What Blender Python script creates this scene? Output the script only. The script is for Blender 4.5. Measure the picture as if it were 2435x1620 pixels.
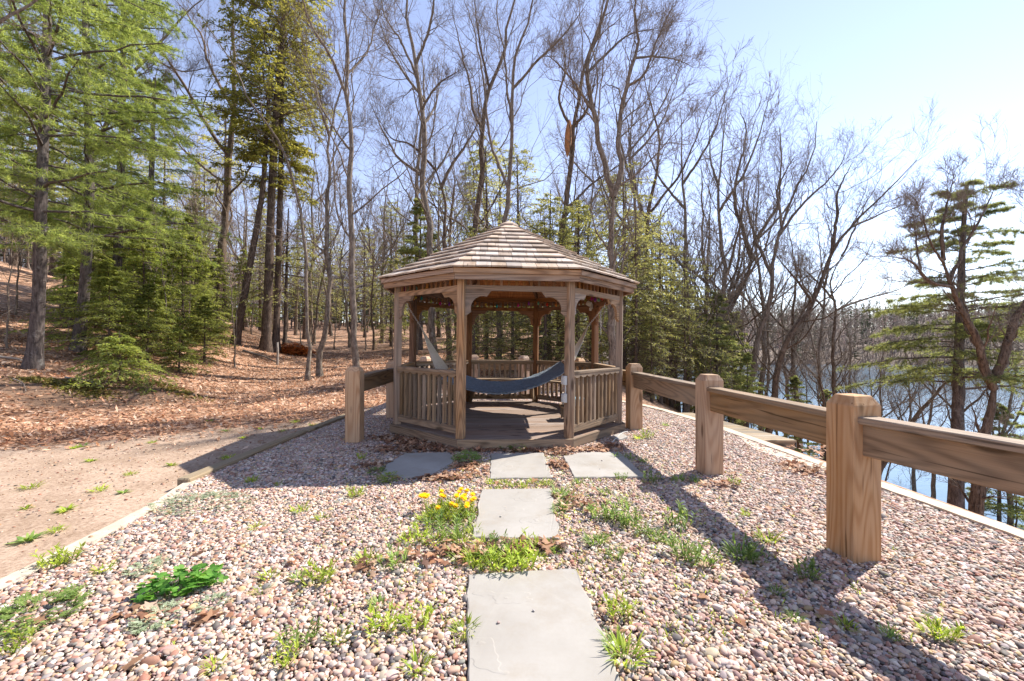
import bpy, bmesh, math, random
import numpy as np
from mathutils import Vector, Matrix, Euler
from math import radians, sin, cos, pi, tan, sqrt

for _o in list(bpy.data.objects): bpy.data.objects.remove(_o)
scene = bpy.context.scene
C = scene.collection

# ------------------------------------------------------------------ camera
CAMZ = 1.385
cam_d = bpy.data.cameras.new('camera'); cam = bpy.data.objects.new('camera', cam_d); C.objects.link(cam)
cam.location = (0, 0, CAMZ); cam.rotation_euler = (radians(90), 0, 0)
cam_d.sensor_width = 36.0; cam_d.lens = 1005.0/2435.0*36.0; cam_d.shift_y = 0.0016
cam_d.clip_start = 0.05; cam_d.clip_end = 3000
scene.camera = cam
# ------------------------------------------------------------------ light
SUN_EL, SUN_AZ = radians(46), radians(57)          # azimuth from +Y towards +X
world = bpy.data.worlds.new('World'); scene.world = world; world.use_nodes = True
wn = world.node_tree.nodes; wl = world.node_tree.links; wn.clear()
sky = wn.new('ShaderNodeTexSky'); sky.sky_type = 'NISHITA'; sky.sun_disc = False
sky.sun_elevation = SUN_EL; sky.sun_rotation = SUN_AZ
sky.air_density = 1.0; sky.dust_density = 0.0; sky.ozone_density = 1.6; sky.altitude = 100
bg = wn.new('ShaderNodeBackground'); bg.inputs['Strength'].default_value = 0.102
wo = wn.new('ShaderNodeOutputWorld')
hsv = wn.new('ShaderNodeHueSaturation'); hsv.inputs['Saturation'].default_value = .78
tint = wn.new('ShaderNodeMix'); tint.data_type = 'RGBA'; tint.blend_type = 'MULTIPLY'; tint.inputs[0].default_value = 1; tint.inputs[7].default_value = (1.02, .96, 1.04, 1)
wl.new(sky.outputs[0], hsv.inputs['Color']); wl.new(hsv.outputs[0], tint.inputs[6]); wl.new(tint.outputs[2], bg.inputs[0]); wl.new(bg.outputs[0], wo.inputs[0])
sun_d = bpy.data.lights.new('sun', 'SUN'); sun_d.energy = 4.0; sun_d.angle = radians(0.55); sun_d.color = (1, .945, .87)
sun = bpy.data.objects.new('sun', sun_d); C.objects.link(sun)
_sd = Vector((sin(SUN_AZ)*cos(SUN_EL), cos(SUN_AZ)*cos(SUN_EL), sin(SUN_EL)))
sun.rotation_euler = _sd.to_track_quat('Z', 'Y').to_euler(); sun.location = (20, 14, 30)
vs = scene.view_settings; vs.view_transform = 'Standard'; vs.look = 'None'; vs.exposure = 1.4; vs.gamma = 1; vs.use_curve_mapping = False
try:
    scene.cycles.use_denoising = True; scene.cycles.denoiser = 'OPENIMAGEDENOISE'
    scene.cycles.max_bounces = 6; scene.cycles.diffuse_bounces = 4; scene.cycles.glossy_bounces = 2
    scene.cycles.transmission_bounces = 4; scene.cycles.transparent_max_bounces = 4
    scene.cycles.caustics_reflective = False; scene.cycles.caustics_refractive = False
except Exception: pass

# ------------------------------------------------------------------ helpers
F_, CX_, HY_ = 972.8, 1178.5, 788.0               # the lens in the measured picture's own units
def P(x, y, Y):                                    # a point at real depth Y seen at (x, y) of the measured picture
    return np.array([(x-CX_)/F_*Y, Y, CAMZ-(y-HY_)/F_*Y])
def G(x, y, z=0.0):                                # the ground point (height z) seen there
    Y = (CAMZ-z)*F_/(y-HY_); return np.array([(x-CX_)/F_*Y, Y, z])

def np_mesh(name, V, tris=None, quads=None, smooth=False, cols=None, fattr=None):
    me = bpy.data.meshes.new(name)
    V = np.asarray(V, dtype=np.float32).reshape(-1, 3)
    nt = 0 if tris is None else len(tris); nq = 0 if quads is None else len(quads)
    me.vertices.add(len(V)); me.vertices.foreach_set('co', V.ravel())
    loops = []; starts = []
    if nt: loops.append(np.asarray(tris, np.int32).ravel()); starts.append(np.arange(nt, dtype=np.int32)*3)
    if nq: loops.append(np.asarray(quads, np.int32).ravel()); starts.append(nt*3+np.arange(nq, dtype=np.int32)*4)
    loops = np.concatenate(loops); starts = np.concatenate(starts)
    me.loops.add(len(loops)); me.loops.foreach_set('vertex_index', loops)
    me.polygons.add(nt+nq); me.polygons.foreach_set('loop_start', starts)
    if smooth: me.polygons.foreach_set('use_smooth', np.ones(nt+nq, dtype=bool))
    if cols is not None:
        a = me.attributes.new('col', 'FLOAT_COLOR', 'POINT')
        cc = np.ones((len(V), 4), np.float32); cc[:, :3] = cols; a.data.foreach_set('color', cc.ravel())
    if fattr:
        for k, v in fattr.items():
            a = me.attributes.new(k, 'FLOAT', 'POINT'); a.data.foreach_set('value', np.asarray(v, np.float32))
    me.update(); me.validate()
    return me
def py_mesh(name, V, F, smooth=False):
    me = bpy.data.meshes.new(name); me.from_pydata([tuple(v) for v in V], [], F); me.update()
    if smooth: me.polygons.foreach_set('use_smooth', [True]*len(me.polygons))
    return me
def obj(name, me, mat=None, parent=None, M=None):
    o = bpy.data.objects.new(name, me); C.objects.link(o)
    if mat is not None and me is not None and not me.materials: me.materials.append(mat)
    if parent is not None: o.parent = parent
    if M is not None: o.matrix_basis = M
    return o
def tag(o, label=None, cat=None, group=None, kind=None):
    if label: o['label'] = label
    if cat: o['category'] = cat
    if group: o['group'] = group
    if kind: o['kind'] = kind
    return o
def thing(name, label, cat, loc=(0, 0, 0), rz=0, group=None):
    o = bpy.data.objects.new(name, None); C.objects.link(o); o.empty_display_size = .2
    o.location = loc; o.rotation_euler = (0, 0, rz)
    return tag(o, label, cat, group)
def copy_tree(o, parent=None):
    c = o.copy(); C.objects.link(c); c.parent = parent
    for ch in list(o.children): copy_tree(ch, c)
    return c
_bc = {}
def cbox(L, w, h, ch=.004):
    key = (round(L, 3), round(w, 3), round(h, 3), ch)
    if key not in _bc:
        bm = bmesh.new(); bmesh.ops.create_cube(bm, size=1)
        bmesh.ops.scale(bm, vec=(L, w, h), verts=bm.verts)
        bmesh.ops.bevel(bm, geom=bm.edges[:], offset=ch, segments=1, affect='EDGES')
        me = bpy.data.meshes.new('board'); bm.to_mesh(me); bm.free(); _bc[key] = me
    return _bc[key]
_mc = {}
def with_mat(me, mat):                              # one mesh datablock per (mesh, material)
    k = (me.name, mat.name)
    if not me.materials: me.materials.append(mat); _mc[k] = me; return me
    if me.materials[0] == mat: return me
    if k not in _mc:
        m2 = me.copy(); m2.materials.clear(); m2.materials.append(mat); _mc[k] = m2
    return _mc[k]
def frame(p0, x, up=(0, 0, 1)):
    x = Vector(x).normalized(); up = Vector(up)
    y = up.cross(x)
    if y.length < 1e-4: y = Vector((0, 1, 0)).cross(x)
    y.normalize(); z = x.cross(y)
    return Matrix(((x.x, y.x, z.x, p0[0]), (x.y, y.y, z.y, p0[1]), (x.z, y.z, z.z, p0[2]), (0, 0, 0, 1)))
def bar(name, p0, p1, w, h, mat, parent=None, up=(0, 0, 1), ch=.004):
    p0 = Vector(p0); p1 = Vector(p1)
    return obj(name, with_mat(cbox((p1-p0).length, w, h, ch), mat), None, parent, frame((p0+p1)/2, p1-p0, up))
def prism_xy(name, poly, z0, z1, bev=0):
    n = len(poly)
    V = [(x, y, z0) for x, y in poly]+[(x, y, z1) for x, y in poly]
    F = [list(range(n))[::-1], list(range(n, 2*n))]+[[i, (i+1) % n, n+(i+1) % n, n+i] for i in range(n)]
    return py_mesh(name, V, F)
def prism_xz(name, poly, th):
    n = len(poly)
    V = [(x, -th/2, z) for x, z in poly]+[(x, th/2, z) for x, z in poly]
    F = [list(range(n)), list(range(n, 2*n))[::-1]]+[[(i+1) % n, i, n+i, n+(i+1) % n] for i in range(n)]
    return py_mesh(name, V, F)

def tubes(PL, RL, sides, jit=0, seed=0, cap=False):
    """PL (n,k,3), RL (n,k) -> V, quads"""
    PL = np.asarray(PL, float); RL = np.asarray(RL, float)
    if PL.ndim == 2: PL = PL[None]; RL = RL[None]
    n, k, _ = PL.shape
    T = np.gradient(PL, axis=1); T /= np.linalg.norm(T, axis=2, keepdims=True)+1e-9
    md = PL[:, -1]-PL[:, 0]; md /= np.linalg.norm(md, axis=1, keepdims=True)+1e-9
    ref = np.where(np.abs(md[:, :1]) > .75, np.array([[0, 1., .1]]), np.array([[1., .1, .05]]))[:, None, :]
    A = np.cross(T, ref); A /= np.linalg.norm(A, axis=2, keepdims=True)+1e-9
    B = np.cross(T, A)
    th = np.arange(sides)*2*pi/sides
    rr = RL[:, :, None]
    if jit: rr = rr*(1+jit*np.random.RandomState(seed).randn(n, k, sides))
    V = PL[:, :, None, :]+rr[..., None]*(np.cos(th)[None, None, :, None]*A[:, :, None, :]+np.sin(th)[None, None, :, None]*B[:, :, None, :])
    idx = np.arange(n*k*sides).reshape(n, k, sides)
    a = idx[:, :-1, :]; b = idx[:, 1:, :]
    Q = np.stack([a, np.roll(a, -1, 2), np.roll(b, -1, 2), b], -1).reshape(-1, 4)
    return V.reshape(-1, 3), Q
def join(parts):
    Vs, Qs, off = [], [], 0
    for V, Q in parts:
        Vs.append(V); Qs.append(Q+off); off += len(V)
    return np.concatenate(Vs), np.concatenate(Qs)
def resample(pts, n):
    pts = np.asarray(pts, float)
    if len(pts) > 2:                                # Catmull-Rom
        q = np.vstack([2*pts[0]-pts[1], pts, 2*pts[-1]-pts[-2]]); out = []
        for i in range(1, len(q)-2):
            t = np.linspace(0, 1, 12, endpoint=False)[:, None]
            p0, p1, p2, p3 = q[i-1], q[i], q[i+1], q[i+2]
            out.append(.5*((2*p1)+(-p0+p2)*t+(2*p0-5*p1+4*p2-p3)*t**2+(-p0+3*p1-3*p2+p3)*t**3))
        pts = np.vstack(out+[pts[-1:]])
    d = np.r_[0, np.cumsum(np.linalg.norm(np.diff(pts, axis=0), axis=1))]
    s = np.linspace(0, d[-1], n)
    return np.stack([np.interp(s, d, pts[:, j]) for j in range(pts.shape[1])], 1)

# ------------------------------------------------------------------ materials
def newmat(name):
    m = bpy.data.materials.new(name); m.use_nodes = True
    nt = m.node_tree; nt.nodes.clear()
    return m, nt, nt.nodes, nt.links
def N(nt, typ, **kw):
    n = nt.nodes.new(typ)
    for k, v in kw.items():
        if k in n.inputs.keys(): n.inputs[k].default_value = v
        else: setattr(n, k, v)
    return n
def ramp(nt, stops, interp='LINEAR'):
    r = nt.nodes.new('ShaderNodeValToRGB'); r.color_ramp.interpolation = interp
    el = r.color_ramp.elements
    while len(el) < len(stops): el.new(.5)
    for e, (p, c) in zip(el, stops): e.position = p; e.color = tuple(c)+(1,) if len(c) == 3 else c
    return r
def mixc(nt, a, b, fac, mode='MIX'):
    m = nt.nodes.new('ShaderNodeMix'); m.data_type = 'RGBA'; m.blend_type = mode
    for s, v in ((m.inputs[0], fac), (m.inputs[6], a), (m.inputs[7], b)):
        if hasattr(v, 'links') or hasattr(v, 'is_linked'): nt.links.new(v, s)
        else: s.default_value = v if not isinstance(v, tuple) else (v+(1,) if len(v) == 3 else v)
    return m.outputs[2]
def math_(nt, op, a, b=0.0, c=None):
    m = nt.nodes.new('ShaderNodeMath'); m.operation = op
    for i, v in enumerate((a, b, c)):
        if v is None: continue
        if hasattr(v, 'is_linked'): nt.links.new(v, m.inputs[i])
        else: m.inputs[i].default_value = v
    return m.outputs[0]
def out(nt, sh):
    o = nt.nodes.new('ShaderNodeOutputMaterial'); nt.links.new(sh, o.inputs[0])
def coords(nt, scale=(1, 1, 1), rnd=True, kind='Object'):
    tc = nt.nodes.new('ShaderNodeTexCoord'); v = tc.outputs[kind]
    if rnd:
        oi = nt.nodes.new('ShaderNodeObjectInfo')
        cm = nt.nodes.new('ShaderNodeCombineXYZ')
        for i, f in enumerate((37., 71., 53.)): nt.links.new(math_(nt, 'MULTIPLY', oi.outputs['Random'], f), cm.inputs[i])
        va = nt.nodes.new('ShaderNodeVectorMath'); va.operation = 'ADD'
        nt.links.new(v, va.inputs[0]); nt.links.new(cm.outputs[0], va.inputs[1]); v = va.outputs[0]
    mp = nt.nodes.new('ShaderNodeMapping'); mp.inputs['Scale'].default_value = scale
    nt.links.new(v, mp.inputs[0]); return mp.outputs[0]
def noise(nt, vec, scale, detail=3, rough=.5, w=None):
    n = nt.nodes.new('ShaderNodeTexNoise'); n.inputs['Scale'].default_value = scale
    n.inputs['Detail'].default_value = detail; n.inputs['Roughness'].default_value = rough
    nt.links.new(vec, n.inputs['Vector']); return n.outputs[0]
def principled(nt, col, rough=.8, bump=None, bstr=.3, bdist=.01, spec=.3):
    b = nt.nodes.new('ShaderNodeBsdfPrincipled')
    if hasattr(col, 'is_linked'): nt.links.new(col, b.inputs['Base Color'])
    else: b.inputs['Base Color'].default_value = tuple(col)+(1,)
    if hasattr(rough, 'is_linked'): nt.links.new(rough, b.inputs['Roughness'])
    else: b.inputs['Roughness'].default_value = rough
    b.inputs['Specular IOR Level'].default_value = spec
    if bump is not None:
        bp = nt.nodes.new('ShaderNodeBump'); bp.inputs['Strength'].default_value = bstr; bp.inputs['Distance'].default_value = bdist
        nt.links.new(bump, bp.inputs['Height']); nt.links.new(bp.outputs[0], b.inputs['Normal'])
    return b.outputs[0]

def wood(name, light, dark, grey, greyamt=.45, contrast=1.0, rings=46., rvar=.25, rough=.8, knots=True, bstr=.35, seams=0.):
    m, nt, ns, ln = newmat(name)
    v = coords(nt, (.42, 5., 5.))
    n1 = noise(nt, v, 1.0, .6, .4)
    g = math_(nt, 'SINE', math_(nt, 'MULTIPLY', n1, rings*2.6))
    g = math_(nt, 'MULTIPLY_ADD', g, .5, .5)
    g = math_(nt, 'POWER', g, 1.6)
    fv = coords(nt, (3., 170., 170.)); fib = noise(nt, fv, 1.0, 2.0, .6)
    gg = math_(nt, 'ADD', math_(nt, 'MULTIPLY', g, .48), math_(nt, 'MULTIPLY', fib, .64))
    gg = math_(nt, 'MULTIPLY_ADD', math_(nt, 'SUBTRACT', gg, .5), contrast, .5)
    r = ramp(nt, [(.12, light), (.9, dark)]); ln.new(gg, r.inputs[0])
    wv = coords(nt, (1.1, 4., 4.)); wn_ = noise(nt, wv, 1.0, 4.0, .65)
    wr = ramp(nt, [(.36, (0, 0, 0)), (.72, (1, 1, 1))]); ln.new(wn_, wr.inputs[0])
    col = mixc(nt, r.outputs[0], grey, math_(nt, 'MULTIPLY', wr.outputs[0], greyamt))
    ck = noise(nt, coords(nt, (1.3, 42., 42.)), 1.0, 2., .5); cr = ramp(nt, [(.66, (0, 0, 0)), (.71, (1, 1, 1))]); ln.new(ck, cr.inputs[0])
    col = mixc(nt, col, tuple(c*.3 for c in dark), math_(nt, 'MULTIPLY', cr.outputs[0], .75))
    if knots:
        kv = coords(nt, (1.9, 6.5, 6.5)); vo = N(nt, 'ShaderNodeTexVoronoi', Scale=1.0); ln.new(kv, vo.inputs['Vector'])
        kr = ramp(nt, [(.1, (1, 1, 1)), (.2, (0, 0, 0))]); ln.new(vo.outputs['Distance'], kr.inputs[0])
        col = mixc(nt, col, tuple(c*.33 for c in dark), math_(nt, 'MULTIPLY', kr.outputs[0], .8))
    if seams:                                        # tongue joints of the lining boards, running across
        sv = coords(nt, (1/seams, 0, 0), rnd=False); sx = N(nt, 'ShaderNodeSeparateXYZ'); ln.new(sv, sx.inputs[0])
        fr = math_(nt, 'FRACT', sx.outputs[0]); cm = math_(nt, 'LESS_THAN', fr, .07)
        col = mixc(nt, col, tuple(c*.25 for c in dark), cm)
    oi = ns.new('ShaderNodeObjectInfo')
    br = math_(nt, 'MULTIPLY_ADD', oi.outputs['Random'], rvar*2, 1-rvar)
    hs = N(nt, 'ShaderNodeHueSaturation'); ln.new(col, hs.inputs['Color']); ln.new(br, hs.inputs['Value'])
    rn2 = math_(nt, 'FRACT', math_(nt, 'MULTIPLY', oi.outputs['Random'], 17.3))
    ln.new(math_(nt, 'MULTIPLY_ADD', rn2, .4, .8), hs.inputs['Saturation'])
    out(nt, principled(nt, hs.outputs[0], rough, gg, bstr, .004, .2))
    return m

W_POST  = wood('weathered_post_wood', (.4, .255, .155), (.165, .098, .057), (.33, .275, .22), .5, contrast=1.15)
W_RAILG = wood('weathered_railing_wood', (.33, .225, .14), (.15, .098, .06), (.28, .235, .175), .5, rvar=.3)
W_FASC  = wood('fascia_wood', (.4, .245, .145), (.165, .09, .05), (.33, .27, .21), .55, contrast=1.2, rings=42)
W_CEDAR = wood('cedar_lining', (.42, .185, .07), (.26, .1, .034), (.3, .14, .06), .3, knots=False, seams=.1)
W_FRAME = wood('frieze_wood', (.32, .165, .078), (.15, .07, .032), (.2, .13, .085), .3)
W_SHADED = wood('shade_tinted_frame_wood', (.3, .15, .07), (.125, .057, .027), (.2, .12, .07), .35)  # frame wood coloured darker and redder: interior shade and cedar bounce painted in
W_DECK  = wood('deck_board_wood', (.31, .22, .165), (.165, .113, .083), (.29, .25, .22), .55, contrast=.8, rvar=.16)
W_FPOST = wood('fence_post_wood', (.54, .36, .22), (.36, .2, .105), (.47, .38, .29), .5, contrast=1.0, rings=48, rvar=.1)
W_FRAIL = wood('fence_rail_wood', (.33, .22, .13), (.15, .095, .055), (.29, .24, .18), .5, contrast=1.0, rings=40, rvar=.12)
W_SHING = wood('cedar_shingle', (.5, .4, .31), (.33, .25, .185), (.5, .43, .375), .6, contrast=.8, rings=8, rvar=.27, knots=False)
W_TIMB  = wood('edging_timber', (.33, .25, .16), (.2, .15, .095), (.3, .26, .2), .5)
W_STICK = wood('dead_stick', (.34, .28, .22), (.2, .155, .12), (.4, .37, .33), .6)

def plain(name, col, rough=.6, nscale=20., var=.15, bstr=.2, spec=.3, metal=0.):
    m, nt, ns, ln = newmat(name)
    v = coords(nt); n = noise(nt, v, nscale, 4., .6)
    r = ramp(nt, [(.25, tuple(c*(1-var) for c in col)), (.75, tuple(min(1, c*(1+var)) for c in col))]); ln.new(n, r.inputs[0])
    sh = principled(nt, r.outputs[0], rough, n, bstr, .004, spec)
    sh.node.inputs['Metallic'].default_value = metal
    out(nt, sh); return m

def bark(name, dark, light, lich, scale=1.0):
    m, nt, ns, ln = newmat(name)
    v = coords(nt, (11*scale, 11*scale, 2.4*scale)); n = noise(nt, v, 1.9, 6., .75)
    r = ramp(nt, [(.38, dark), (.62, light)]); ln.new(n, r.inputs[0])
    v2 = coords(nt, (1, 1, 1)); n2 = noise(nt, v2, 5.5, 5., .7)
    r2 = ramp(nt, [(.56, (0, 0, 0)), (.68, (1, 1, 1))]); ln.new(n2, r2.inputs[0])
    col = mixc(nt, r.outputs[0], lich, math_(nt, 'MULTIPLY', r2.outputs[0], .55))
    out(nt, principled(nt, col, .92, n, .8, .02, .12)); return m
BK_GREY = bark('grey_bark', (.08, .06, .046), (.27, .215, .165), (.4, .37, .32))
BK_BROWN = bark('brown_bark', (.055, .038, .028), (.21, .15, .105), (.29, .24, .19))
BK_PINE = bark('pine_bark', (.05, .04, .035), (.16, .13, .115), (.3, .29, .26))
BK_HEM = bark('hemlock_bark', (.05, .036, .028), (.16, .115, .088), (.22, .18, .15))
TWIG = plain('twig_bark', (.2, .155, .12), .9, 3., .3, .1, .1)
TWIG2 = plain('pale_twig_bark', (.27, .22, .18), .9, 3., .3, .1, .1)

def foliage(name, a, b, c, trans=.35, clump=1.3):
    m, nt, ns, ln = newmat(name)
    ge = ns.new('ShaderNodeNewGeometry')
    n = noise(nt, ge.outputs['Position'], clump, 3., .6)
    rr = ge.outputs['Random Per Island']
    f = math_(nt, 'ADD', math_(nt, 'MULTIPLY', n, .85), math_(nt, 'MULTIPLY', math_(nt, 'SUBTRACT', rr, .5), .5))
    r = ramp(nt, [(.22, a), (.42, b), (.66, c)]); ln.new(f, r.inputs[0])
    oi = ns.new('ShaderNodeObjectInfo'); hs = N(nt, 'ShaderNodeHueSaturation'); ln.new(r.outputs[0], hs.inputs['Color'])
    ln.new(math_(nt, 'MULTIPLY_ADD', oi.outputs['Random'], .5, .75), hs.inputs['Value'])
    d = N(nt, 'ShaderNodeBsdfPrincipled', Roughness=.55); d.inputs['Specular IOR Level'].default_value = .25
    t = ns.new('ShaderNodeBsdfTranslucent')
    ln.new(hs.outputs[0], d.inputs['Base Color']); 
    tv = ns.new('ShaderNodeVectorMath'); tv.operation = 'MULTIPLY'; tv.inputs[1].default_value = (1.9, 1.8, 1.2); ln.new(hs.outputs[0], tv.inputs[0]); ln.new(tv.outputs[0], t.inputs[0])
    mx = ns.new('ShaderNodeMixShader'); mx.inputs[0].default_value = trans
    ln.new(d.outputs[0], mx.inputs[1]); ln.new(t.outputs[0], mx.inputs[2]); out(nt, mx.outputs[0]); return m
FO_PINE = foliage('pine_needles', (.14, .185, .05), (.235, .295, .085), (.33, .38, .12), .5)
FO_PINE2 = foliage('blue_pine_needles', (.13, .155, .065), (.22, .245, .1), (.3, .32, .13), .5)
FO_HEM = foliage('hemlock_needles', (.14, .17, .045), (.24, .28, .075), (.34, .375, .11), .5)
FO_HEMG = foliage('golden_hemlock_needles', (.17, .175, .04), (.29, .285, .065), (.41, .375, .1), .5)
FO_HEMB = foliage('background_hemlock_needles', (.17, .18, .075), (.28, .285, .115), (.38, .37, .155), .5)
FO_WEED = foliage('weed_leaf', (.17, .25, .03), (.3, .39, .05), (.41, .47, .09), .45, 14.)
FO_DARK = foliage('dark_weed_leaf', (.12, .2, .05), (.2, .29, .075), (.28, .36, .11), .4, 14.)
FO_SILV = foliage('silver_leaf', (.2, .26, .15), (.3, .36, .23), (.42, .47, .34), .3, 14.)
FO_CLOV = foliage('clover_leaf', (.05, .15, .02), (.1, .25, .035), (.17, .34, .06), .35, 14.)
FO_PETAL = foliage('yellow_petal', (.85, .62, .02), (.9, .7, .03), (.92, .76, .06), .3, 14.)
FO_MOSS = foliage('moss_green', (.1, .085, .02), (.16, .135, .03), (.22, .18, .05), .2, 5.)
FO_RUST = foliage('dead_rust_needles', (.16, .045, .012), (.3, .085, .022), (.42, .14, .04), .3, 4.)

def attrmat(name, attr='INSTANCER', rough=.75, trans=0., nvar=.2, nscale=60.):
    m, nt, ns, ln = newmat(name)
    a = ns.new('ShaderNodeAttribute'); a.attribute_type = attr; a.attribute_name = 'col'
    v = coords(nt, rnd=False); n = noise(nt, v, nscale, 3., .6)
    hs = N(nt, 'ShaderNodeHueSaturation'); ln.new(a.outputs['Color'], hs.inputs['Color'])
    ln.new(math_(nt, 'MULTIPLY_ADD', n, nvar*2, 1-nvar), hs.inputs['Value'])
    sh = principled(nt, hs.outputs[0], rough, None, spec=.3)
    if trans:
        t = ns.new('ShaderNodeBsdfTranslucent'); ln.new(hs.outputs[0], t.inputs[0])
        mx = ns.new('ShaderNodeMixShader'); mx.inputs[0].default_value = trans
        ln.new(sh, mx.inputs[1]); ln.new(t.outputs[0], mx.inputs[2]); sh = mx.outputs[0]
    out(nt, sh); return m
M_PEB = attrmat('pebble_stone', 'INSTANCER', .7, 0, .22, 2.2)
M_LEAF = attrmat('dead_leaf', 'GEOMETRY', .7, .25, .2, 40.)
M_CONC = plain('pale_concrete', (.5, .415, .315), .9, 9., .25, .5)
M_CHAIN = plain('galvanised_chain', (.55, .53, .5), .4, 40., .15, .1, .5, .8)
M_ROPE = plain('cream_rope', (.62, .56, .46), .9, 120., .15, .3)
M_WHITE = plain('white_plastic', (.5, .5, .48), .45, 8., .05, .02)
M_BLUE = plain('pale_blue_plastic', (.3, .5, .6), .45, 8., .1, .02)
M_WIRE = plain('dark_wire', (.03, .035, .03), .6, 8., .1, .02)

def stone_mat():
    m, nt, ns, ln = newmat('bluestone')
    v = coords(nt); n = noise(nt, v, 1.7, 5., .62); n2 = noise(nt, v, 45., 4., .6)
    r = ramp(nt, [(.3, (.27, .25, .222)), (.5, (.325, .305, .275)), (.72, (.385, .365, .335))]); ln.new(n, r.inputs[0])
    col = mixc(nt, r.outputs[0], (.28, .25, .21), math_(nt, 'MULTIPLY', n2, .45))
    n4 = noise(nt, coords(nt), 3.2, 6., .7); sr = ramp(nt, [(.5, (0, 0, 0)), (.7, (1, 1, 1))]); ln.new(n4, sr.inputs[0])
    col = mixc(nt, col, (.25, .205, .15), math_(nt, 'MULTIPLY', sr.outputs[0], .45))
    # cleft layers: thin raised terraces
    cv = coords(nt, (1, 1.6, 1)); cn = noise(nt, cv, 2.3, 3., .5)
    st = ramp(nt, [(.585, (0, 0, 0)), (.592, (.5, .5, .5)), (.66, (.5, .5, .5)), (.667, (1, 1, 1))]); ln.new(cn, st.inputs[0])
    h = math_(nt, 'ADD', math_(nt, 'MULTIPLY', st.outputs[0], 1.), math_(nt, 'MULTIPLY', n2, .12))
    out(nt, principled(nt, col, .75, h, .5, .006, .3)); return m
M_STONE = stone_mat()

def hammock_mat():
    m, nt, ns, ln = newmat('slate_blue_hammock_fabric')
    v = coords(nt, (1, 1, 1), False); n = noise(nt, v, 22., 4., .6)
    r = ramp(nt, [(.3, (.14, .175, .21)), (.7, (.235, .275, .31))]); ln.new(n, r.inputs[0])
    w = noise(nt, coords(nt, (60, 400, 1), False), 1., 2., .5)
    out(nt, principled(nt, r.outputs[0], .9, math_(nt, 'ADD', n, w), .4, .01, .15)); return m
M_HAM = hammock_mat()
def glassmat(name, col):
    m, nt, ns, ln = newmat(name)
    b = N(nt, 'ShaderNodeBsdfPrincipled', Roughness=.08); b.inputs['Base Color'].default_value = col+(1,)
    b.inputs['Transmission Weight'].default_value = .55; b.inputs['IOR'].default_value = 1.4
    out(nt, b.outputs[0]); return m

def ground_mat():
    m, nt, ns, ln = newmat('forest_floor')
    tc = ns.new('ShaderNodeTexCoord'); v = tc.outputs['Object']
    vo = N(nt, 'ShaderNodeTexVoronoi', Scale=13.0); ln.new(v, vo.inputs['Vector'])
    sep = N(nt, 'ShaderNodeSeparateColor'); ln.new(vo.outputs['Color'], sep.inputs[0])
    r = ramp(nt, [(0, (.15, .085, .055)), (.3, (.3, .17, .1)), (.6, (.46, .275, .175)), (.85, (.54, .34, .225)), (1, (.57, .42, .32))]); ln.new(sep.outputs[0], r.inputs[0])
    n = noise(nt, v, .9, 5., .6)
    dk = ramp(nt, [(.3, (.55, .5, .47)), (.6, (1, 1, 1))]); ln.new(n, dk.inputs[0])
    leaf = mixc(nt, r.outputs[0], dk.outputs[0], 1.0, 'MULTIPLY')
    n2 = noise(nt, v, 30., 5., .7); n3 = noise(nt, v, 1.6, 6., .68)
    d = ramp(nt, [(.3, (.23, .155, .108)), (.5, (.4, .29, .212)), (.75, (.52, .41, .315))]); ln.new(n2, d.inputs[0])
    d2 = ramp(nt, [(.3, (.66, .62, .57)), (.6, (1, 1, 1))]); ln.new(n3, d2.inputs[0])
    dirt = mixc(nt, d.outputs[0], d2.outputs[0], 1.0, 'MULTIPLY')
    at = ns.new('ShaderNodeAttribute'); at.attribute_name = 'leafy'
    fm = math_(nt, 'ADD', at.outputs['Fac'], math_(nt, 'MULTIPLY', math_(nt, 'SUBTRACT', n3, .5), .9))
    fr = ramp(nt, [(.42, (0, 0, 0)), (.58, (1, 1, 1))]); ln.new(fm, fr.inputs[0])
    col = mixc(nt, dirt, leaf, fr.outputs[0])
    am = ns.new('ShaderNodeAttribute'); am.attribute_name = 'bare'
    br = ramp(nt, [(.45, (0, 0, 0)), (.6, (1, 1, 1))]); ln.new(math_(nt, 'ADD', am.outputs['Fac'], math_(nt, 'MULTIPLY', math_(nt, 'SUBTRACT', n3, .5), .6)), br.inputs[0])
    soil = mixc(nt, (.13, .08, .05), (.24, .15, .1), n2)
    col = mixc(nt, col, soil, br.outputs[0])
    h = math_(nt, 'ADD', math_(nt, 'MULTIPLY', math_(nt, 'MULTIPLY', vo.outputs['Distance'], fr.outputs[0]), 1.), math_(nt, 'MULTIPLY', n2, .3))
    out(nt, principled(nt, col, .9, h, .7, .03, .15)); return m
M_GROUND = ground_mat()
def gravel_bed_mat():
    m, nt, ns, ln = newmat('gravel_bed_grit')
    tc = ns.new('ShaderNodeTexCoord'); v = tc.outputs['Object']
    vo = N(nt, 'ShaderNodeTexVoronoi', Scale=45.0); ln.new(v, vo.inputs['Vector'])
    sep = N(nt, 'ShaderNodeSeparateColor'); ln.new(vo.outputs['Color'], sep.inputs[0])
    r = ramp(nt, [(0, (.12, .09, .07)), (.4, (.24, .175, .135)), (.75, (.34, .255, .2)), (1, (.42, .34, .28))]); ln.new(sep.outputs[0], r.inputs[0])
    out(nt, principled(nt, r.outputs[0], .9, vo.outputs['Distance'], .8, .01, .2)); return m
M_BED = gravel_bed_mat()
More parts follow.
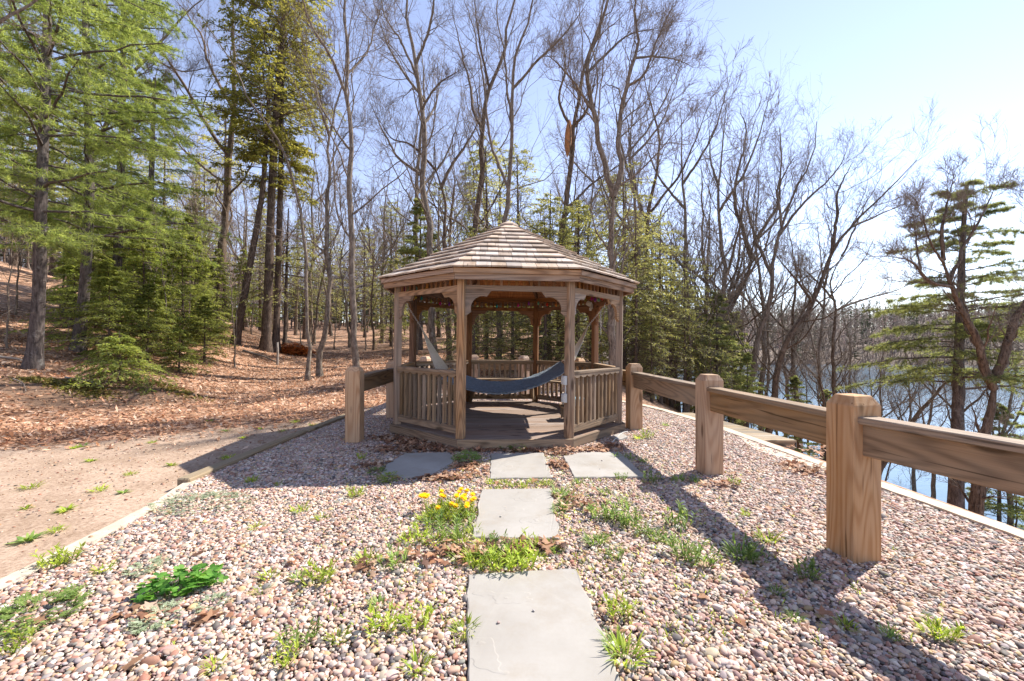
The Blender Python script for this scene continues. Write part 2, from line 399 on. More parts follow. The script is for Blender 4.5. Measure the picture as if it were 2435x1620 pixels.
def lake_mat():
    m, nt, ns, ln = newmat('lake_water')
    tc = ns.new('ShaderNodeTexCoord')
    mp = N(nt, 'ShaderNodeMapping'); mp.inputs['Scale'].default_value = (.9, 2.2, 1); mp.inputs['Rotation'].default_value = (0, 0, .5)
    ln.new(tc.outputs['Object'], mp.inputs[0])
    n = noise(nt, mp.outputs[0], 1.4, 3., .55); n2 = noise(nt, mp.outputs[0], 6., 2., .5)
    h = math_(nt, 'ADD', n, math_(nt, 'MULTIPLY', n2, .3))
    sh = principled(nt, (.11, .18, .24), .1, h, .12, .12, .5)
    sh.node.inputs['IOR'].default_value = 1.333
    out(nt, sh); return m
M_LAKE = lake_mat()
# SECTION-TERRAIN
# ================================================================== setting
rs = np.random.RandomState(7)
PAD = [(-2.45, -6), (-2.88, 2.4), (-3.15, 4.25), (-3.1, 6.4), (-3.02, 8.5), (-2.8, 9.5), (-2.45, 11.1), (-1.3, 12.3), (.4, 12.1), (1.8, 10.9),
       (2.46, 9.7), (2.82, 9.05), (3.2, 7.5), (3.44, 4.6), (3.57, 2.95), (3.72, 0), (3.95, -6)]
def softplus(t, w): return w*np.logaddexp(0, t/w)
def smooth_noise(x, y, seed=0):
    r = np.random.RandomState(seed); z = np.zeros_like(x, dtype=float)
    for f, a in ((.25, .5), (.6, .28), (1.4, .13), (3.1, .06)):
        for _ in range(3):
            th = r.rand()*6.28; ph = r.rand()*6.28
            z += a/1.7*np.sin(f*(np.cos(th)*x+np.sin(th)*y)*1.7+ph)
    return z
def xe(y): return np.interp(y, [-20, 2, 5, 7.5, 9.1, 10, 12, 16, 25, 40, 80], [4.3, 3.75, 3.62, 3.38, 2.98, 2.72, 2.35, 2.9, 3.4, 4.0, 5.0])
def gz(x, y):
    x = np.asarray(x, float); y = np.asarray(y, float)
    z = -.06+0*x
    yy = np.minimum(y, 95)
    z = z+(.08*softplus(yy-11.5, 1.0)-.012*softplus(yy-24, 2.))*np.clip(1-(x-1.5)/9, .0, 1)
    z = z+.265*softplus(-np.maximum(x, -70)-8.6+.06*np.clip(y-8, -6, 6)-.3*np.clip(y-14, 0, 12)-.75*np.clip(y-26, 0, 60), .55)
    z = z+.34*np.exp(-(((x+8.5)/1.0)**2+((y-9.9)/.8)**2))+.2*np.exp(-(((x+9.6)/1.2)**2+((y-8.9)/.9)**2))
    near = np.exp(-((x/5.2)**4+((y-5)/7.0)**4))
    z = z+.1*smooth_noise(x, y, 3)*(1-near)*np.clip((np.hypot(x, y-5)-4)/6, .15, 1)
    d = x-xe(y)
    z = z-.47*softplus(d-.45, .3)
    return np.maximum(z, -9.5)
def axis(breaks):
    out_ = []
    for a, b, st in breaks: out_.append(np.arange(a, b, st))
    return np.concatenate(out_+[np.array([breaks[-1][1]])])
gx = axis([(-220, -60, 8), (-60, -20, 1.2), (-20, -12, .4), (-12, 6, .18), (6, 20, .5), (20, 60, 3)])
gy = axis([(-60, -8, 4), (-8, 1, .6), (1, 16, .18), (16, 30, .45), (30, 60, 1.2), (60, 240, 7)])
XX, YY = np.meshgrid(gx, gy); ZZ = gz(XX, YY)
# the gravel terrace is dug in: keep the soil just below it
def in_poly(x, y, poly):
    c = np.zeros(x.shape, bool); n = len(poly); j = n-1
    for i in range(n):
        xi, yi = poly[i]; xj, yj = poly[j]
        c ^= ((yi > y) != (yj > y)) & (x < (xj-xi)*(y-yi)/(yj-yi+1e-12)+xi); j = i
    return c
ZZ = np.where(in_poly(XX, YY, PAD), np.minimum(ZZ, -.06), ZZ)
nx, ny = len(gx), len(gy); idx = np.arange(nx*ny).reshape(ny, nx)
Q = np.stack([idx[:-1, :-1], idx[:-1, 1:], idx[1:, 1:], idx[1:, :-1]], -1).reshape(-1, 4)
leafy = 1/(1+np.exp(-(YY-(5.75+(XX+6.7)*.66))/.35)); leafy = np.where(XX < -9, np.maximum(leafy, 1/(1+np.exp((XX+9.6)/.5))), leafy)
leafy = np.where(XX > 2.4, .75, leafy)
bare = np.exp(-(((XX+9.3)/1.9)**2+((YY-8.6)/1.1)**2))*.8+np.exp(-(((XX+8.2)/1.4)**2+((YY-9.7)/.7)**2))*.75
ground = obj('ground', np_mesh('ground', np.stack([XX, YY, ZZ], -1).reshape(-1, 3), quads=Q, smooth=True,
             fattr={'leafy': leafy.ravel(), 'bare': bare.ravel()}), M_GROUND)
tag(ground, kind='structure', label='leaf strewn forest floor and bare dirt track beside the gravel')
# gravel bed
me = py_mesh('gravel_bed', [(x, y, -.004) for x, y in PAD], [list(range(len(PAD)))[::-1]])
tag(obj('gravel_bed', me, M_BED), kind='structure', label='gritty bed below the round pebbles')
# lake
me = py_mesh('lake', [(-40, -300, -6), (900, -300, -6), (900, 900, -6), (-40, 900, -6)], [[0, 1, 2, 3]])
tag(obj('lake', me, M_LAKE), kind='structure', label='calm blue lake below the terrace')
# far shore hills
fx = np.linspace(-60, 620, 170); fd = np.array([0, 3, 8, 20, 40, 70, 110, 170, 260])
fh = np.array([-7.5, -5.2, -4.2, -1, 3, 7.5, 11.5, 14, 15])
FX, FD = np.meshgrid(fx, fd); shore = 136+5*np.sin(FX*.021+1)+3*np.sin(FX*.07)
FY = shore+FD; FZ = np.interp(FD, fd, fh)*(1+.15*np.sin(FX*.013+2)); FZ = np.where(FD < 5, np.interp(FD, fd, fh), FZ)
idx = np.arange(FX.size).reshape(FX.shape)
Q = np.stack([idx[:-1, :-1], idx[:-1, 1:], idx[1:, 1:], idx[1:, :-1]], -1).reshape(-1, 4)
o = obj('far_shore_hill', np_mesh('far_shore_hill', np.stack([FX, FY, FZ], -1).reshape(-1, 3), quads=Q, smooth=True, fattr={'leafy': np.ones(FX.size), 'bare': np.zeros(FX.size)}), M_GROUND)
o.data.materials.clear(); o.data.materials.append(plain('far_hill_floor', (.15, .115, .09), .95, .08, .3, .1)); tag(o, kind='structure', label='low wooded hill on the far lake shore')

# edging strips
def strip(name, pts, w, z0, z1, mat):
    pts = np.asarray(pts, float); t = np.gradient(pts, axis=0); t /= np.linalg.norm(t, axis=1, keepdims=True)
    nrm = np.stack([-t[:, 1], t[:, 0]], 1); V = []; F = []
    r = random.Random(3)
    for i, (p, q) in enumerate(zip(pts, nrm)):
        j = r.uniform(-.012, .012); a = p+q*(w/2+j); b = p-q*(w/2+r.uniform(-.012, .012)); h = z1+r.uniform(-.005, .005)
        V += [(a[0], a[1], z0), (a[0], a[1], h), (b[0], b[1], h), (b[0], b[1], z0)]
        if i:
            k = 4*(i-1); F += [[k, k+1, k+5, k+4], [k+1, k+2, k+6, k+5], [k+2, k+3, k+7, k+6]]
    n = 4*(len(pts)-1); F += [[0, 1, 2, 3][::-1], [n, n+1, n+2, n+3]]
    return obj(name, py_mesh(name, V, F), mat)
o = strip('edging_strip', resample([(-2.45, -6), (-2.88, 2.4), (-3.16, 4.2)], 40), .11, -.15, .022, M_CONC)
tag(o, kind='structure', label='pale edging strip between gravel and dirt track')
o = strip('concrete_edging', resample([(-2.8, 9.4), (-2.5, 11.1), (-1.3, 12.32), (.4, 12.1), (1.8, 10.95), (2.5, 9.75), (2.86, 9.05), (3.24, 7.5), (3.48, 4.6), (3.61, 2.95), (3.76, 0), (3.98, -6)], 90), .15, -.6, .028, M_CONC)
tag(o, kind='structure', label='pale concrete edging along the lake side of the gravel')
o = obj('concrete_patch', prism_xy('concrete_patch', [(3.18, 5.75), (3.1, 5.3), (3.22, 4.95), (3.18, 4.72), (3.42, 4.55), (3.42, 6.1), (3.3, 6.2)], -.05, .02), M_CONC)
tag(o, 'broken pale concrete patch beside the lake side edging', 'concrete')
for k, (a, b, lab) in enumerate([((-3.21, 4.12), (-3.14, 6.38), 'squared edging timber whose cut end meets the pale strip'), ((-3.13, 6.4), (-3.04, 8.5), 'squared edging timber behind the other beside the gravel')]):
    o = bar('edging_timber', (a[0], a[1], -.01), (b[0], b[1], -.01), .13, .13, W_TIMB, ch=.012); tag(o, lab, 'timber')

# ---------------------------------------------------------------- gravel pebbles (one stuff object, instanced on points)
GZX, GZY, GTH = -.086, 7.195, .0735
SLABS = {
 'near': ([G(1078, 1333)[:2], G(1325, 1320)[:2], G(1458, 1650)[:2], G(1069, 1660)[:2]], 'large pale rectangular flagstone set in gravel, the longest one'),
 'mid': ([G(1108, 1134)[:2], G(1266, 1131)[:2], G(1287, 1250)[:2], G(1086, 1246)[:2]], 'square pale flagstone bordered by dandelions and weeds'),
 'dark': ([G(932, 1049)[:2], G(1036, 1047)[:2], G(1043, 1070)[:2], G(988, 1100)[:2], G(930, 1106)[:2], G(878, 1098)[:2], G(888, 1076)[:2]], 'irregular flagstone shaded by the gazebo roof'),
 'centre': ([G(1130, 1050)[:2], G(1251, 1048)[:2], G(1270, 1106)[:2], G(1128, 1108)[:2]], 'small flagstone centred before the gazebo step'),
 'right': ([G(1296, 1056)[:2], G(1340, 1047)[:2], G(1426, 1046)[:2], G(1487, 1103)[:2], G(1322, 1105)[:2]], 'wide sunlit flagstone crossed at its edge by the rail shadow'),
 'small': ([G(1403, 1010)[:2], G(1432, 1003)[:2], G(1445, 1012)[:2], G(1422, 1018)[:2]], 'thin offcut of flagstone leaning by the gazebo base'),
}
def grid_pts(poly, sp, seed, ymin=.3):
    r = np.random.RandomState(seed); p = np.array(poly)
    xs = np.arange(p[:, 0].min(), p[:, 0].max(), sp); ys = np.arange(max(ymin, p[:, 1].min()), p[:, 1].max(), sp*.9)
    X, Y = np.meshgrid(xs, ys); X = X+((np.arange(len(ys)) % 2)*sp/2)[:, None]
    X = (X+r.uniform(-.45, .45, X.shape)*sp).ravel(); Y = (Y+r.uniform(-.45, .45, Y.shape)*sp).ravel()
    k = in_poly(X, Y, poly); return X[k], Y[k]
px, py = grid_pts(PAD, .0178, 5)
lx, ly = px-GZX, py-GZY
octd = np.max(np.stack([lx*np.sin(GTH+k*pi/4)-ly*np.cos(GTH+k*pi/4) for k in range(8)]), 0)
keep = octd > 1.74
for poly, _ in SLABS.values():
    c = np.mean(poly, 0); keep &= ~in_poly(px, py, [tuple(c+(np.array(q)-c)*.985) for q in poly])
px, py = px[keep], py[keep]; n_pad = len(px)
ex = -7.5+4.3*rs.rand(3000); ey = 1.5+6.5*rs.rand(3000); kd = (ey < 5.9+(ex+6.7)*.66+.4*rs.randn(3000)) & ~in_poly(ex, ey, PAD) & (ex < -3.35); ex, ey = ex[kd], ey[kd]      # stones strewn on the track
px = np.r_[px, ex]; py = np.r_[py, ey]; ontrack = np.arange(len(px)) >= n_pad
for _k, _n in (('near', 2), ('mid', 2), ('centre', 2), ('right', 2)):                       # pebbles kicked onto the slabs
    _p = np.array(SLABS[_k][0]); _w = rs.dirichlet([.5]*4, _n) if len(_p) == 4 else rs.dirichlet([.5]*len(_p), _n); _q = _w @ _p; px = np.r_[px, _q[:, 0]]; py = np.r_[py, _q[:, 1]]
onslab = np.arange(len(px)) >= len(ontrack); ontrack = np.r_[ontrack, np.zeros(len(px)-len(ontrack), bool)]; n = len(px)
size = .0099*np.exp(.33*rs.randn(n)); size = np.clip(size, .0055, .03)
scl = np.stack([size*(1+.3*rs.rand(n)), size*(.8+.25*rs.rand(n)), size*(.5+.3*rs.rand(n))], 1)
pal = np.array([(.46, .335, .265), (.48, .38, .315), (.38, .255, .18), (.235, .205, .185), (.28, .145, .1), (.115, .097, .087), (.4, .27, .14), (.33, .22, .18), (.56, .49, .42)])
pr = np.array([.23, .15, .15, .13, .085, .06, .04, .1, .055]); ci = rs.choice(len(pal), n, p=pr/pr.sum())
pcol = np.clip(pal[ci]*1.05*np.exp(.16*rs.randn(n))[:, None]*(1+.04*rs.randn(n, 3)), .04, .85)
pz = rs.rand(n)*.009+.001+.012*np.clip(smooth_noise(px*2.2, py*2.2, 9), -1, 1)*.5+.004
pz = np.where(ontrack, gz(px, py)+.002, pz); pz = np.where(onslab, .034, pz); scl[ontrack] *= .75; scl[onslab] *= .7; pcol[onslab] = pcol[onslab]*.6+.15; pcol[ontrack] *= np.array([.85, .75, .66])
me = bpy.data.meshes.new('pebbles'); me.vertices.add(n); me.vertices.foreach_set('co', np.stack([px, py, pz], 1).astype(np.float32).ravel())
def vattr(me, name, typ, arr, key):
    a = me.attributes.new(name, typ, 'POINT'); a.data.foreach_set(key, np.asarray(arr, np.float32).ravel())
vattr(me, 'col', 'FLOAT_COLOR', np.c_[pcol, np.ones(n)], 'color')
vattr(me, 'scl', 'FLOAT_VECTOR', scl, 'vector')
vattr(me, 'rot', 'FLOAT_VECTOR', np.stack([rs.randn(n)*.28, rs.randn(n)*.28, rs.rand(n)*6.28], 1), 'vector')
vattr(me, 'vary', 'FLOAT', rs.randint(0, 3, n), 'value')
me.update()
peb = obj('pebbles', me, M_PEB)
tag(peb, kind='stuff', label='rounded pink, white and grey pebbles covering the terrace', cat='gravel')
ng = bpy.data.node_groups.new('pebble_scatter', 'GeometryNodeTree')
ng.interface.new_socket('Geometry', in_out='INPUT', socket_type='NodeSocketGeometry')
ng.interface.new_socket('Geometry', in_out='OUTPUT', socket_type='NodeSocketGeometry')
gi = ng.nodes.new('NodeGroupInput'); go = ng.nodes.new('NodeGroupOutput')
mtp = ng.nodes.new('GeometryNodeMeshToPoints'); ng.links.new(gi.outputs[0], mtp.inputs[0])
def named(nm, t):
    q = ng.nodes.new('GeometryNodeInputNamedAttribute'); q.data_type = t; q.inputs['Name'].default_value = nm; return [s for s in q.outputs if s.enabled and s.name == 'Attribute'][0]
jn = ng.nodes.new('GeometryNodeJoinGeometry')
for v in range(3):
    ico = ng.nodes.new('GeometryNodeMeshIcoSphere'); ico.inputs['Subdivisions'].default_value = 2; ico.inputs['Radius'].default_value = 1
    nz = ng.nodes.new('ShaderNodeTexNoise'); nz.noise_dimensions = '4D'; nz.inputs['W'].default_value = v*7.3; nz.inputs['Scale'].default_value = .75; nz.inputs['Detail'].default_value = 1
    sp = ng.nodes.new('GeometryNodeSetPosition'); ng.links.new(ico.outputs[0], sp.inputs[0])
    sb = ng.nodes.new('ShaderNodeVectorMath'); sb.operation = 'SUBTRACT'; sb.inputs[1].default_value = (.5, .5, .5); ng.links.new(nz.outputs['Color'], sb.inputs[0])
    sc_ = ng.nodes.new('ShaderNodeVectorMath'); sc_.operation = 'SCALE'; sc_.inputs['Scale'].default_value = 1.15; ng.links.new(sb.outputs[0], sc_.inputs[0])
    ng.links.new(sc_.outputs[0], sp.inputs['Offset'])
    ss = ng.nodes.new('GeometryNodeSetShadeSmooth'); ng.links.new(sp.outputs[0], ss.inputs[0])
    sm = ng.nodes.new('GeometryNodeSetMaterial'); sm.inputs['Material'].default_value = M_PEB; ng.links.new(ss.outputs[0], sm.inputs[0])
    iop = ng.nodes.new('GeometryNodeInstanceOnPoints'); ng.links.new(mtp.outputs[0], iop.inputs['Points']); ng.links.new(sm.outputs[0], iop.inputs['Instance'])
    cmp_ = ng.nodes.new('FunctionNodeCompare'); cmp_.data_type = 'FLOAT'; cmp_.operation = 'EQUAL'
    ng.links.new(named('vary', 'FLOAT'), cmp_.inputs[0]); cmp_.inputs[1].default_value = float(v)
    ng.links.new(cmp_.outputs[0], iop.inputs['Selection'])
    ng.links.new(named('rot', 'FLOAT_VECTOR'), iop.inputs['Rotation']); ng.links.new(named('scl', 'FLOAT_VECTOR'), iop.inputs['Scale'])
    ng.links.new(iop.outputs[0], jn.inputs[0])
ng.links.new(jn.outputs[0], go.inputs[0])
peb.modifiers.new('scatter', 'NODES').node_group = ng

# ---------------------------------------------------------------- flagstones
def slab(poly, label, th=.035, tilt=(0, 0)):
    r = random.Random(len(label)); poly = [np.array(q) for q in poly]; c = np.mean(poly, 0); pts = []
    for i, p in enumerate(poly):
        q = poly[(i+1) % len(poly)]; L = np.linalg.norm(q-p); m = max(2, int(L/.06)); nrm = np.array([-(q-p)[1], (q-p)[0]])/L
        for j in range(m):
            w = 0 if j == 0 else r.gauss(0, .006); pts.append(p+(q-p)*j/m+nrm*w)
    n = len(pts); V = []
    for off, z in ((0, -.02), (0, th-.006), (.007, th)):
        for p in pts:
            d = p-c; V.append((*(d*(1-off/np.linalg.norm(d))), z+(r.gauss(0, .0012) if z > 0 else 0)))
    F = [[i, (i+1) % n, n+(i+1) % n, n+i] for i in range(n)]+[[n+i, n+(i+1) % n, 2*n+(i+1) % n, 2*n+i] for i in range(n)]+[list(range(2*n, 3*n))]
    a = sum(p[0]*q[1]-q[0]*p[1] for p, q in zip(pts, pts[1:]+pts[:1]))
    if a < 0: F = [f[::-1] for f in F]
    o = obj('flagstone', py_mesh('flagstone', V, F), M_STONE); o.location = (c[0], c[1], .004); o.rotation_euler = (tilt[0], tilt[1], 0)
    tag(o, label, 'flagstone', 'flagstones leading to the gazebo')
for k, (poly, lab) in SLABS.items(): slab(poly, lab, .026 if k != 'small' else .035, (.0, -.06) if k == 'small' else (0, 0))
# SECTION-GAZEBO
# ================================================================== gazebo
R_D, R_P, R_E, R_F = 1.952, 1.844, 2.11, 2.058
Z_D, Z_ET, Z_AP = .135, 2.305, 3.42
C8 = cos(pi/8); T8 = tan(pi/8)
gaz = thing('gazebo', 'octagonal weathered wooden gazebo with shingled roof and railings', 'gazebo', (GZX, GZY, 0), GTH)
gaz.rotation_euler = (0, radians(.55), GTH)
def od(k): a = k*pi/4; return Vector((sin(a), -cos(a), 0))
def ot(k): a = k*pi/4; return Vector((cos(a), sin(a), 0))
def mitre(name, k, ap, th, z0, z1, mat, cut=0.):
    lo, li = 2*ap*T8-cut, 2*(ap-th)*T8-cut; h = (z1-z0)/2
    V = [(-lo/2, 0, -h), (lo/2, 0, -h), (li/2, th, -h), (-li/2, th, -h), (-lo/2, 0, h), (lo/2, 0, h), (li/2, th, h), (-li/2, th, h)]
    key = (name, round(ap, 3), round(th, 3), round(h, 4), cut, mat.name)
    if key not in _mc: _mc[key] = py_mesh(name, V, [[3, 2, 1, 0], [4, 5, 6, 7], [0, 1, 5, 4], [1, 2, 6, 5], [2, 3, 7, 6], [3, 0, 4, 7]]); _mc[key].materials.append(mat)
    o_ = od(k); c = o_*ap; M = Matrix.Translation((c.x, c.y, (z0+z1)/2)) @ Matrix.Rotation(k*pi/4, 4, 'Z')
    return obj(name, _mc[key], None, gaz, M)
ap_d, ap_p = R_D*C8, R_P*C8
for k in range(8):
    mitre('rim_board', k, ap_d, .04, .03, Z_D+.004, W_RAILG, .004)
    mitre('base_joist', k, ap_d-.06, .05, -.03, .03, W_RAILG)
# floor boards, clipped to the octagon
def clip_oct(y, ap):                                 # half-width of the octagon at y
    return min(ap*1.0, ap*sqrt(2)-abs(y))
apf = ap_d-.042; yb = -apf; bw = .138
while yb < apf-.02:
    y0, y1 = yb, min(yb+bw-.006, apf); a0, a1 = clip_oct(y0, apf), clip_oct(y1, apf)
    ym = (y0+y1)/2
    poly = [(-a0, y0-ym), (a0, y0-ym), (a1, y1-ym), (-a1, y1-ym)]
    if y0 < apf*(sqrt(2)-1) < y1: poly = [(-a0, y0-ym), (a0, y0-ym), (apf, apf*(sqrt(2)-1)-ym), (a1, y1-ym), (-a1, y1-ym), (-apf, apf*(sqrt(2)-1)-ym)]
    obj('floor_board', prism_xy('floor_board', poly, -.03, 0), W_DECK, gaz, Matrix.Translation((0, ym, Z_D-.001)))
    yb += bw
# posts
def pv(k): a = k*pi/4+pi/8; return Vector((sin(a), -cos(a), 0))     # post between side k and k+1
for k in range(8):
    p = pv(k)*R_P
    bar('post', (p.x, p.y, Z_D), (p.x, p.y, 2.3), .1, .1, W_SHADED if k in (2, 3, 4, 5) else W_POST, gaz, up=pv(k), ch=.007)
# frieze
for k in range(8):
    mitre('header_beam', k, ap_p+.025, .05, 2.045, 2.115, W_SHADED if k in (2, 3, 4, 5, 6) else W_POST, .085)
    mitre('top_plate', k, ap_p+.04, .08, 2.225, 2.31, W_FRAME, .02)
    L = 2*R_P*sin(pi/8)-.13
    for j in range(13):
        c = od(k)*ap_p+ot(k)*(-L/2+L*(j+.5)/13)
        bar('frieze_spindle', (c.x, c.y, 2.113), (c.x, c.y, 2.227), .034, .034, W_FRAME, gaz, up=od(k), ch=.003)
# scrolled brackets
bp = [(0, 0), (.335, 0), (.275, -.078)]
cxb, czb = .228, -.228; rb = math.hypot(.275-cxb, -.078-czb); a0 = math.atan2(-.078-czb, .275-cxb); a1 = math.atan2(-.275-czb, .078-cxb)
if a1 < a0: a1 += 2*pi
bp += [(cxb+rb*cos(a0+(a1-a0)*t/10), czb+rb*sin(a0+(a1-a0)*t/10)) for t in range(11)]
bp += [(0, -.335)]
me_br = prism_xz('bracket', bp, .042); me_br.materials.append(W_POST)
bp2 = [(-x, z) for x, z in bp][::-1]
me_br2 = prism_xz('bracket', bp2, .042); me_br2.materials.append(W_POST)
half = R_P*sin(pi/8)-.045
for k in range(8):
    for s, me in ((-1, me_br), (1, me_br2)):
        c = od(k)*ap_p+ot(k)*(s*half)
        obj('bracket', with_mat(me, W_SHADED if k in (2, 3, 4, 5, 6) else W_POST), None, gaz, Matrix.Translation((c.x, c.y, 2.047)) @ Matrix.Rotation(k*pi/4, 4, 'Z'))
# railings on seven sides
def scallop(L, n, h0, amp, th, sgn, mat):
    pts = [(-L/2, 0), (L/2, 0)]; m = n*8
    for i in range(m+1):
        x = L/2-L*i/m; ph = (i/m*n) % 1.0
        d = h0+amp*abs(sin(pi*i/m*n))**.8
        pts.append((x, sgn*d))
    if sgn > 0: pts = pts[::-1]
    me = prism_xz('scalloped_trim', pts, th); me.materials.append(mat); return me
LR = 2*R_P*sin(pi/8)-.1
me_s1 = scallop(LR, 8, .022, .03, .022, -1, W_RAILG); me_s2 = scallop(LR, 8, .014, .026, .022, 1, W_RAILG)
for k in range(1, 8):
    c = od(k)*ap_p; t = ot(k)*LR/2
    R = Matrix.Rotation(k*pi/4, 4, 'Z')
    z = 1.008
    bar('top_rail', c-t+Vector((0, 0, z-.02)), c+t+Vector((0, 0, z-.02)), .1, .04, W_RAILG, gaz, ch=.006)
    bar('bottom_rail', c-t+Vector((0, 0, .225)), c+t+Vector((0, 0, .225)), .045, .068, W_RAILG, gaz, ch=.005)
    for s in (1, -1):
        q = c+od(k)*.034*s
        obj('scalloped_trim', me_s1, None, gaz, Matrix.Translation((q.x, q.y, z-.04)) @ R)
    q = c+od(k)*.0115; obj('scalloped_trim', me_s2, None, gaz, Matrix.Translation((q.x, q.y, .2585)) @ R)
    for j in range(12):
        b = c+ot(k)*(-LR/2+LR*(j+.5)/12)-od(k)*.002
        bar('baluster', (b.x, b.y, .25), (b.x, b.y, z-.038), .044, .04, W_RAILG, gaz, up=od(k), ch=.004)
# benches along the back
for k in (3, 4, 5):
    for j in range(3):
        a = ap_p-.1-.135*j
        mitre('bench_seat', k, a, .128, .612, .65, W_RAILG, .01)
for k in (2, 3, 4, 5):
    p = pv(k)
    a = p*(R_P-.08); b = p*(R_P-.42)
    bar('bench_support', (a.x, a.y, Z_D+.02), (b.x, b.y, .6), .04, .13, W_RAILG, gaz, up=p)
# fascia
for k in range(8):
    mitre('fascia_board', k, R_F*C8, .035, 2.162, 2.24, W_FASC, .003)
    mitre('fascia_trim', k, R_E*C8-.012, .05, 2.24, 2.298, W_FASC, .003)
# roof: lining, hip rafters, shingles
ap_e = R_E*C8; slant = math.hypot(ap_e, Z_AP-Z_ET)
rise = Z_AP-Z_ET
for k in range(8):
    o_, t_ = od(k), ot(k); s_ = (o_*ap_e+Vector((0, 0, -rise))).normalized(); n_ = s_.cross(t_)
    M = Matrix(((s_.x, t_.x, n_.x, 0), (s_.y, t_.y, n_.y, 0), (s_.z, t_.z, n_.z, Z_AP), (0, 0, 0, 1)))
    hw = (slant-.015)*R_E*sin(pi/8)/slant
    V = [(0, 0, -.012), (slant-.015, hw, -.012), (slant-.015, -hw, -.012), (0, 0, -.03), (slant-.015, hw, -.03), (slant-.015, -hw, -.03)]
    obj('roof_lining', py_mesh('roof_lining', V, [[0, 1, 2][::-1], [3, 4, 5], [0, 3, 4, 1][::-1], [1, 4, 5, 2][::-1], [2, 5, 3, 0][::-1]]), W_CEDAR, gaz, M)
    h_ = pv(k)*R_P*1.03; q = Vector((h_.x, h_.y, Z_AP-rise*1.03*R_P/R_E-.075)); ql = pv(k)*.1
    bar('hip_rafter', (ql.x, ql.y, Z_AP-.15), q, .045, .09, W_FRAME, gaz)
    # shingles
    rr_ = random.Random(40+k); NC = 11; e = slant/NC; wf = lambda s: max(0., s)*R_E*sin(pi/8)/slant
    rear = k in (3, 4, 5); allV, allF = [], []
    for i in range(NC):
        s0, s1 = i*e-.035, (i+1)*e+(.02 if i == NC-1 else 0)
        s0 = max(s0, 0.02); W1 = wf(s1)+.006; W0 = wf(s0)+.004
        u = -W1; cuts = [u]
        while u < W1-.2: u += rr_.uniform(.1, .2); cuts.append(min(u, W1))
        cuts[-1] = W1
        if len(cuts) > 2 and cuts[-1]-cuts[-2] < .06: cuts.pop(-2)
        for a, b in zip(cuts, cuts[1:]):
            g = .0022; a_, b_ = a+g, b-g; sb = s1+rr_.uniform(-.006, .006)
            ta, tb = max(-W0, min(W0, a_)), max(-W0, min(W0, b_))
            if tb-ta < .002: mid = (ta+tb)/2; ta, tb = mid-.001, mid+.001
            lb = .036+rr_.uniform(-.005, .005); lt = .003; th = .021
            c0 = ((s0+sb)/2, (a_+b_)/2)
            V = [(s0, ta, lt-.006), (sb, a_, lb-th), (sb, b_, lb-th), (s0, tb, lt-.006), (s0, ta, lt), (sb, a_, lb), (sb, b_, lb), (s0, tb, lt)]
            Fc = [[0, 1, 2, 3][::-1], [4, 5, 6, 7], [0, 4, 5, 1][::-1], [1, 5, 6, 2][::-1], [2, 6, 7, 3][::-1], [3, 7, 4, 0][::-1]]
            Fc = [f[::-1] for f in Fc] if False else Fc
            if rear:
                q = len(allV); allV += V; allF += [[x+q for x in f] for f in Fc]
            else:
                V = [(x-c0[0], y-c0[1], zz) for x, y, zz in V]
                obj('shingle', py_mesh('shingle', V, Fc), W_SHING, gaz, M @ Matrix.Translation((c0[0], c0[1], 0)))
    if rear: tag(obj('rear_shingles', py_mesh('rear_shingles', allV, allF), W_SHING, gaz, M), kind='stuff')
V = [(0, 0, Z_AP+.035)]+[(.17*sin(a*pi/4+pi/8), -.17*cos(a*pi/4+pi/8), Z_AP-.05) for a in range(8)]+[(.17*sin(a*pi/4+pi/8), -.17*cos(a*pi/4+pi/8), Z_AP-.075) for a in range(8)]
obj('roof_cap', py_mesh('roof_cap', V, [[0, 1+i, 1+(i+1) % 8] for i in range(8)]+[[1+i, 9+i, 9+(i+1) % 8, 1+(i+1) % 8] for i in range(8)]+[[9+i for i in range(8)]]), W_SHING, gaz)

# ---------------------------------------------------------------- hammock
def gw(x, y, z): return np.array(gaz_m @ Vector((x, y, z)))
gaz_m = Matrix.Translation((GZX, GZY, 0)) @ Matrix.Rotation(GTH, 4, 'Z')
ham = thing('hammock', 'slate blue quilted hammock slung across the inside of the gazebo', 'hammock', (GZX, GZY, 0), 0)
HI = Matrix.Translation((-GZX, -GZY, 0))
def hl(x, y, z): return np.array([x, y, z])
# bed in local coords (world minus gazebo centre): left end x -1.02 z .84, right end x .93 z .96, lowest .62
xl, xr = -1.02, .97; zl_, zr_ = .86, 1.0
us = np.linspace(0, 1, 64); bx = xl+(xr-xl)*us; bz = zl_*(1-us)+zr_*us-4*us*(1-us)*.30
vsn = np.linspace(-.5, .5, 89); Wb = 1.12
BX, BVv = np.meshgrid(bx, vsn); BZ = np.tile(bz, (89, 1)); UU = np.tile(us, (89, 1))
r_ = np.random.RandomState(2)
BZ = BZ-.1*4*UU*(1-UU)*(1-(2*BVv)**2)*.6+.009*np.abs(np.sin(BVv*22*pi))+.07*BVv+.004*r_.randn(*BZ.shape)
BY = BVv*Wb
idx = np.arange(BX.size).reshape(BX.shape)
Qh = np.stack([idx[:-1, :-1], idx[:-1, 1:], idx[1:, 1:], idx[1:, :-1]], -1).reshape(-1, 4)
top = np.stack([BX, BY, BZ], -1).reshape(-1, 3); bot = top-np.array([0, 0, .022]); nb_ = len(top)
edge = np.r_[idx[0, :], idx[1:, -1], idx[-1, :-1][::-1], idx[1:-1, 0][::-1]]
Qe = np.stack([edge, np.roll(edge, -1), np.roll(edge, -1)+nb_, edge+nb_], -1)
obj('bed', np_mesh('hammock_bed', np.vstack([top, bot]), quads=np.vstack([Qh, Qh[:, ::-1]+nb_, Qe]), smooth=True), M_HAM, ham)
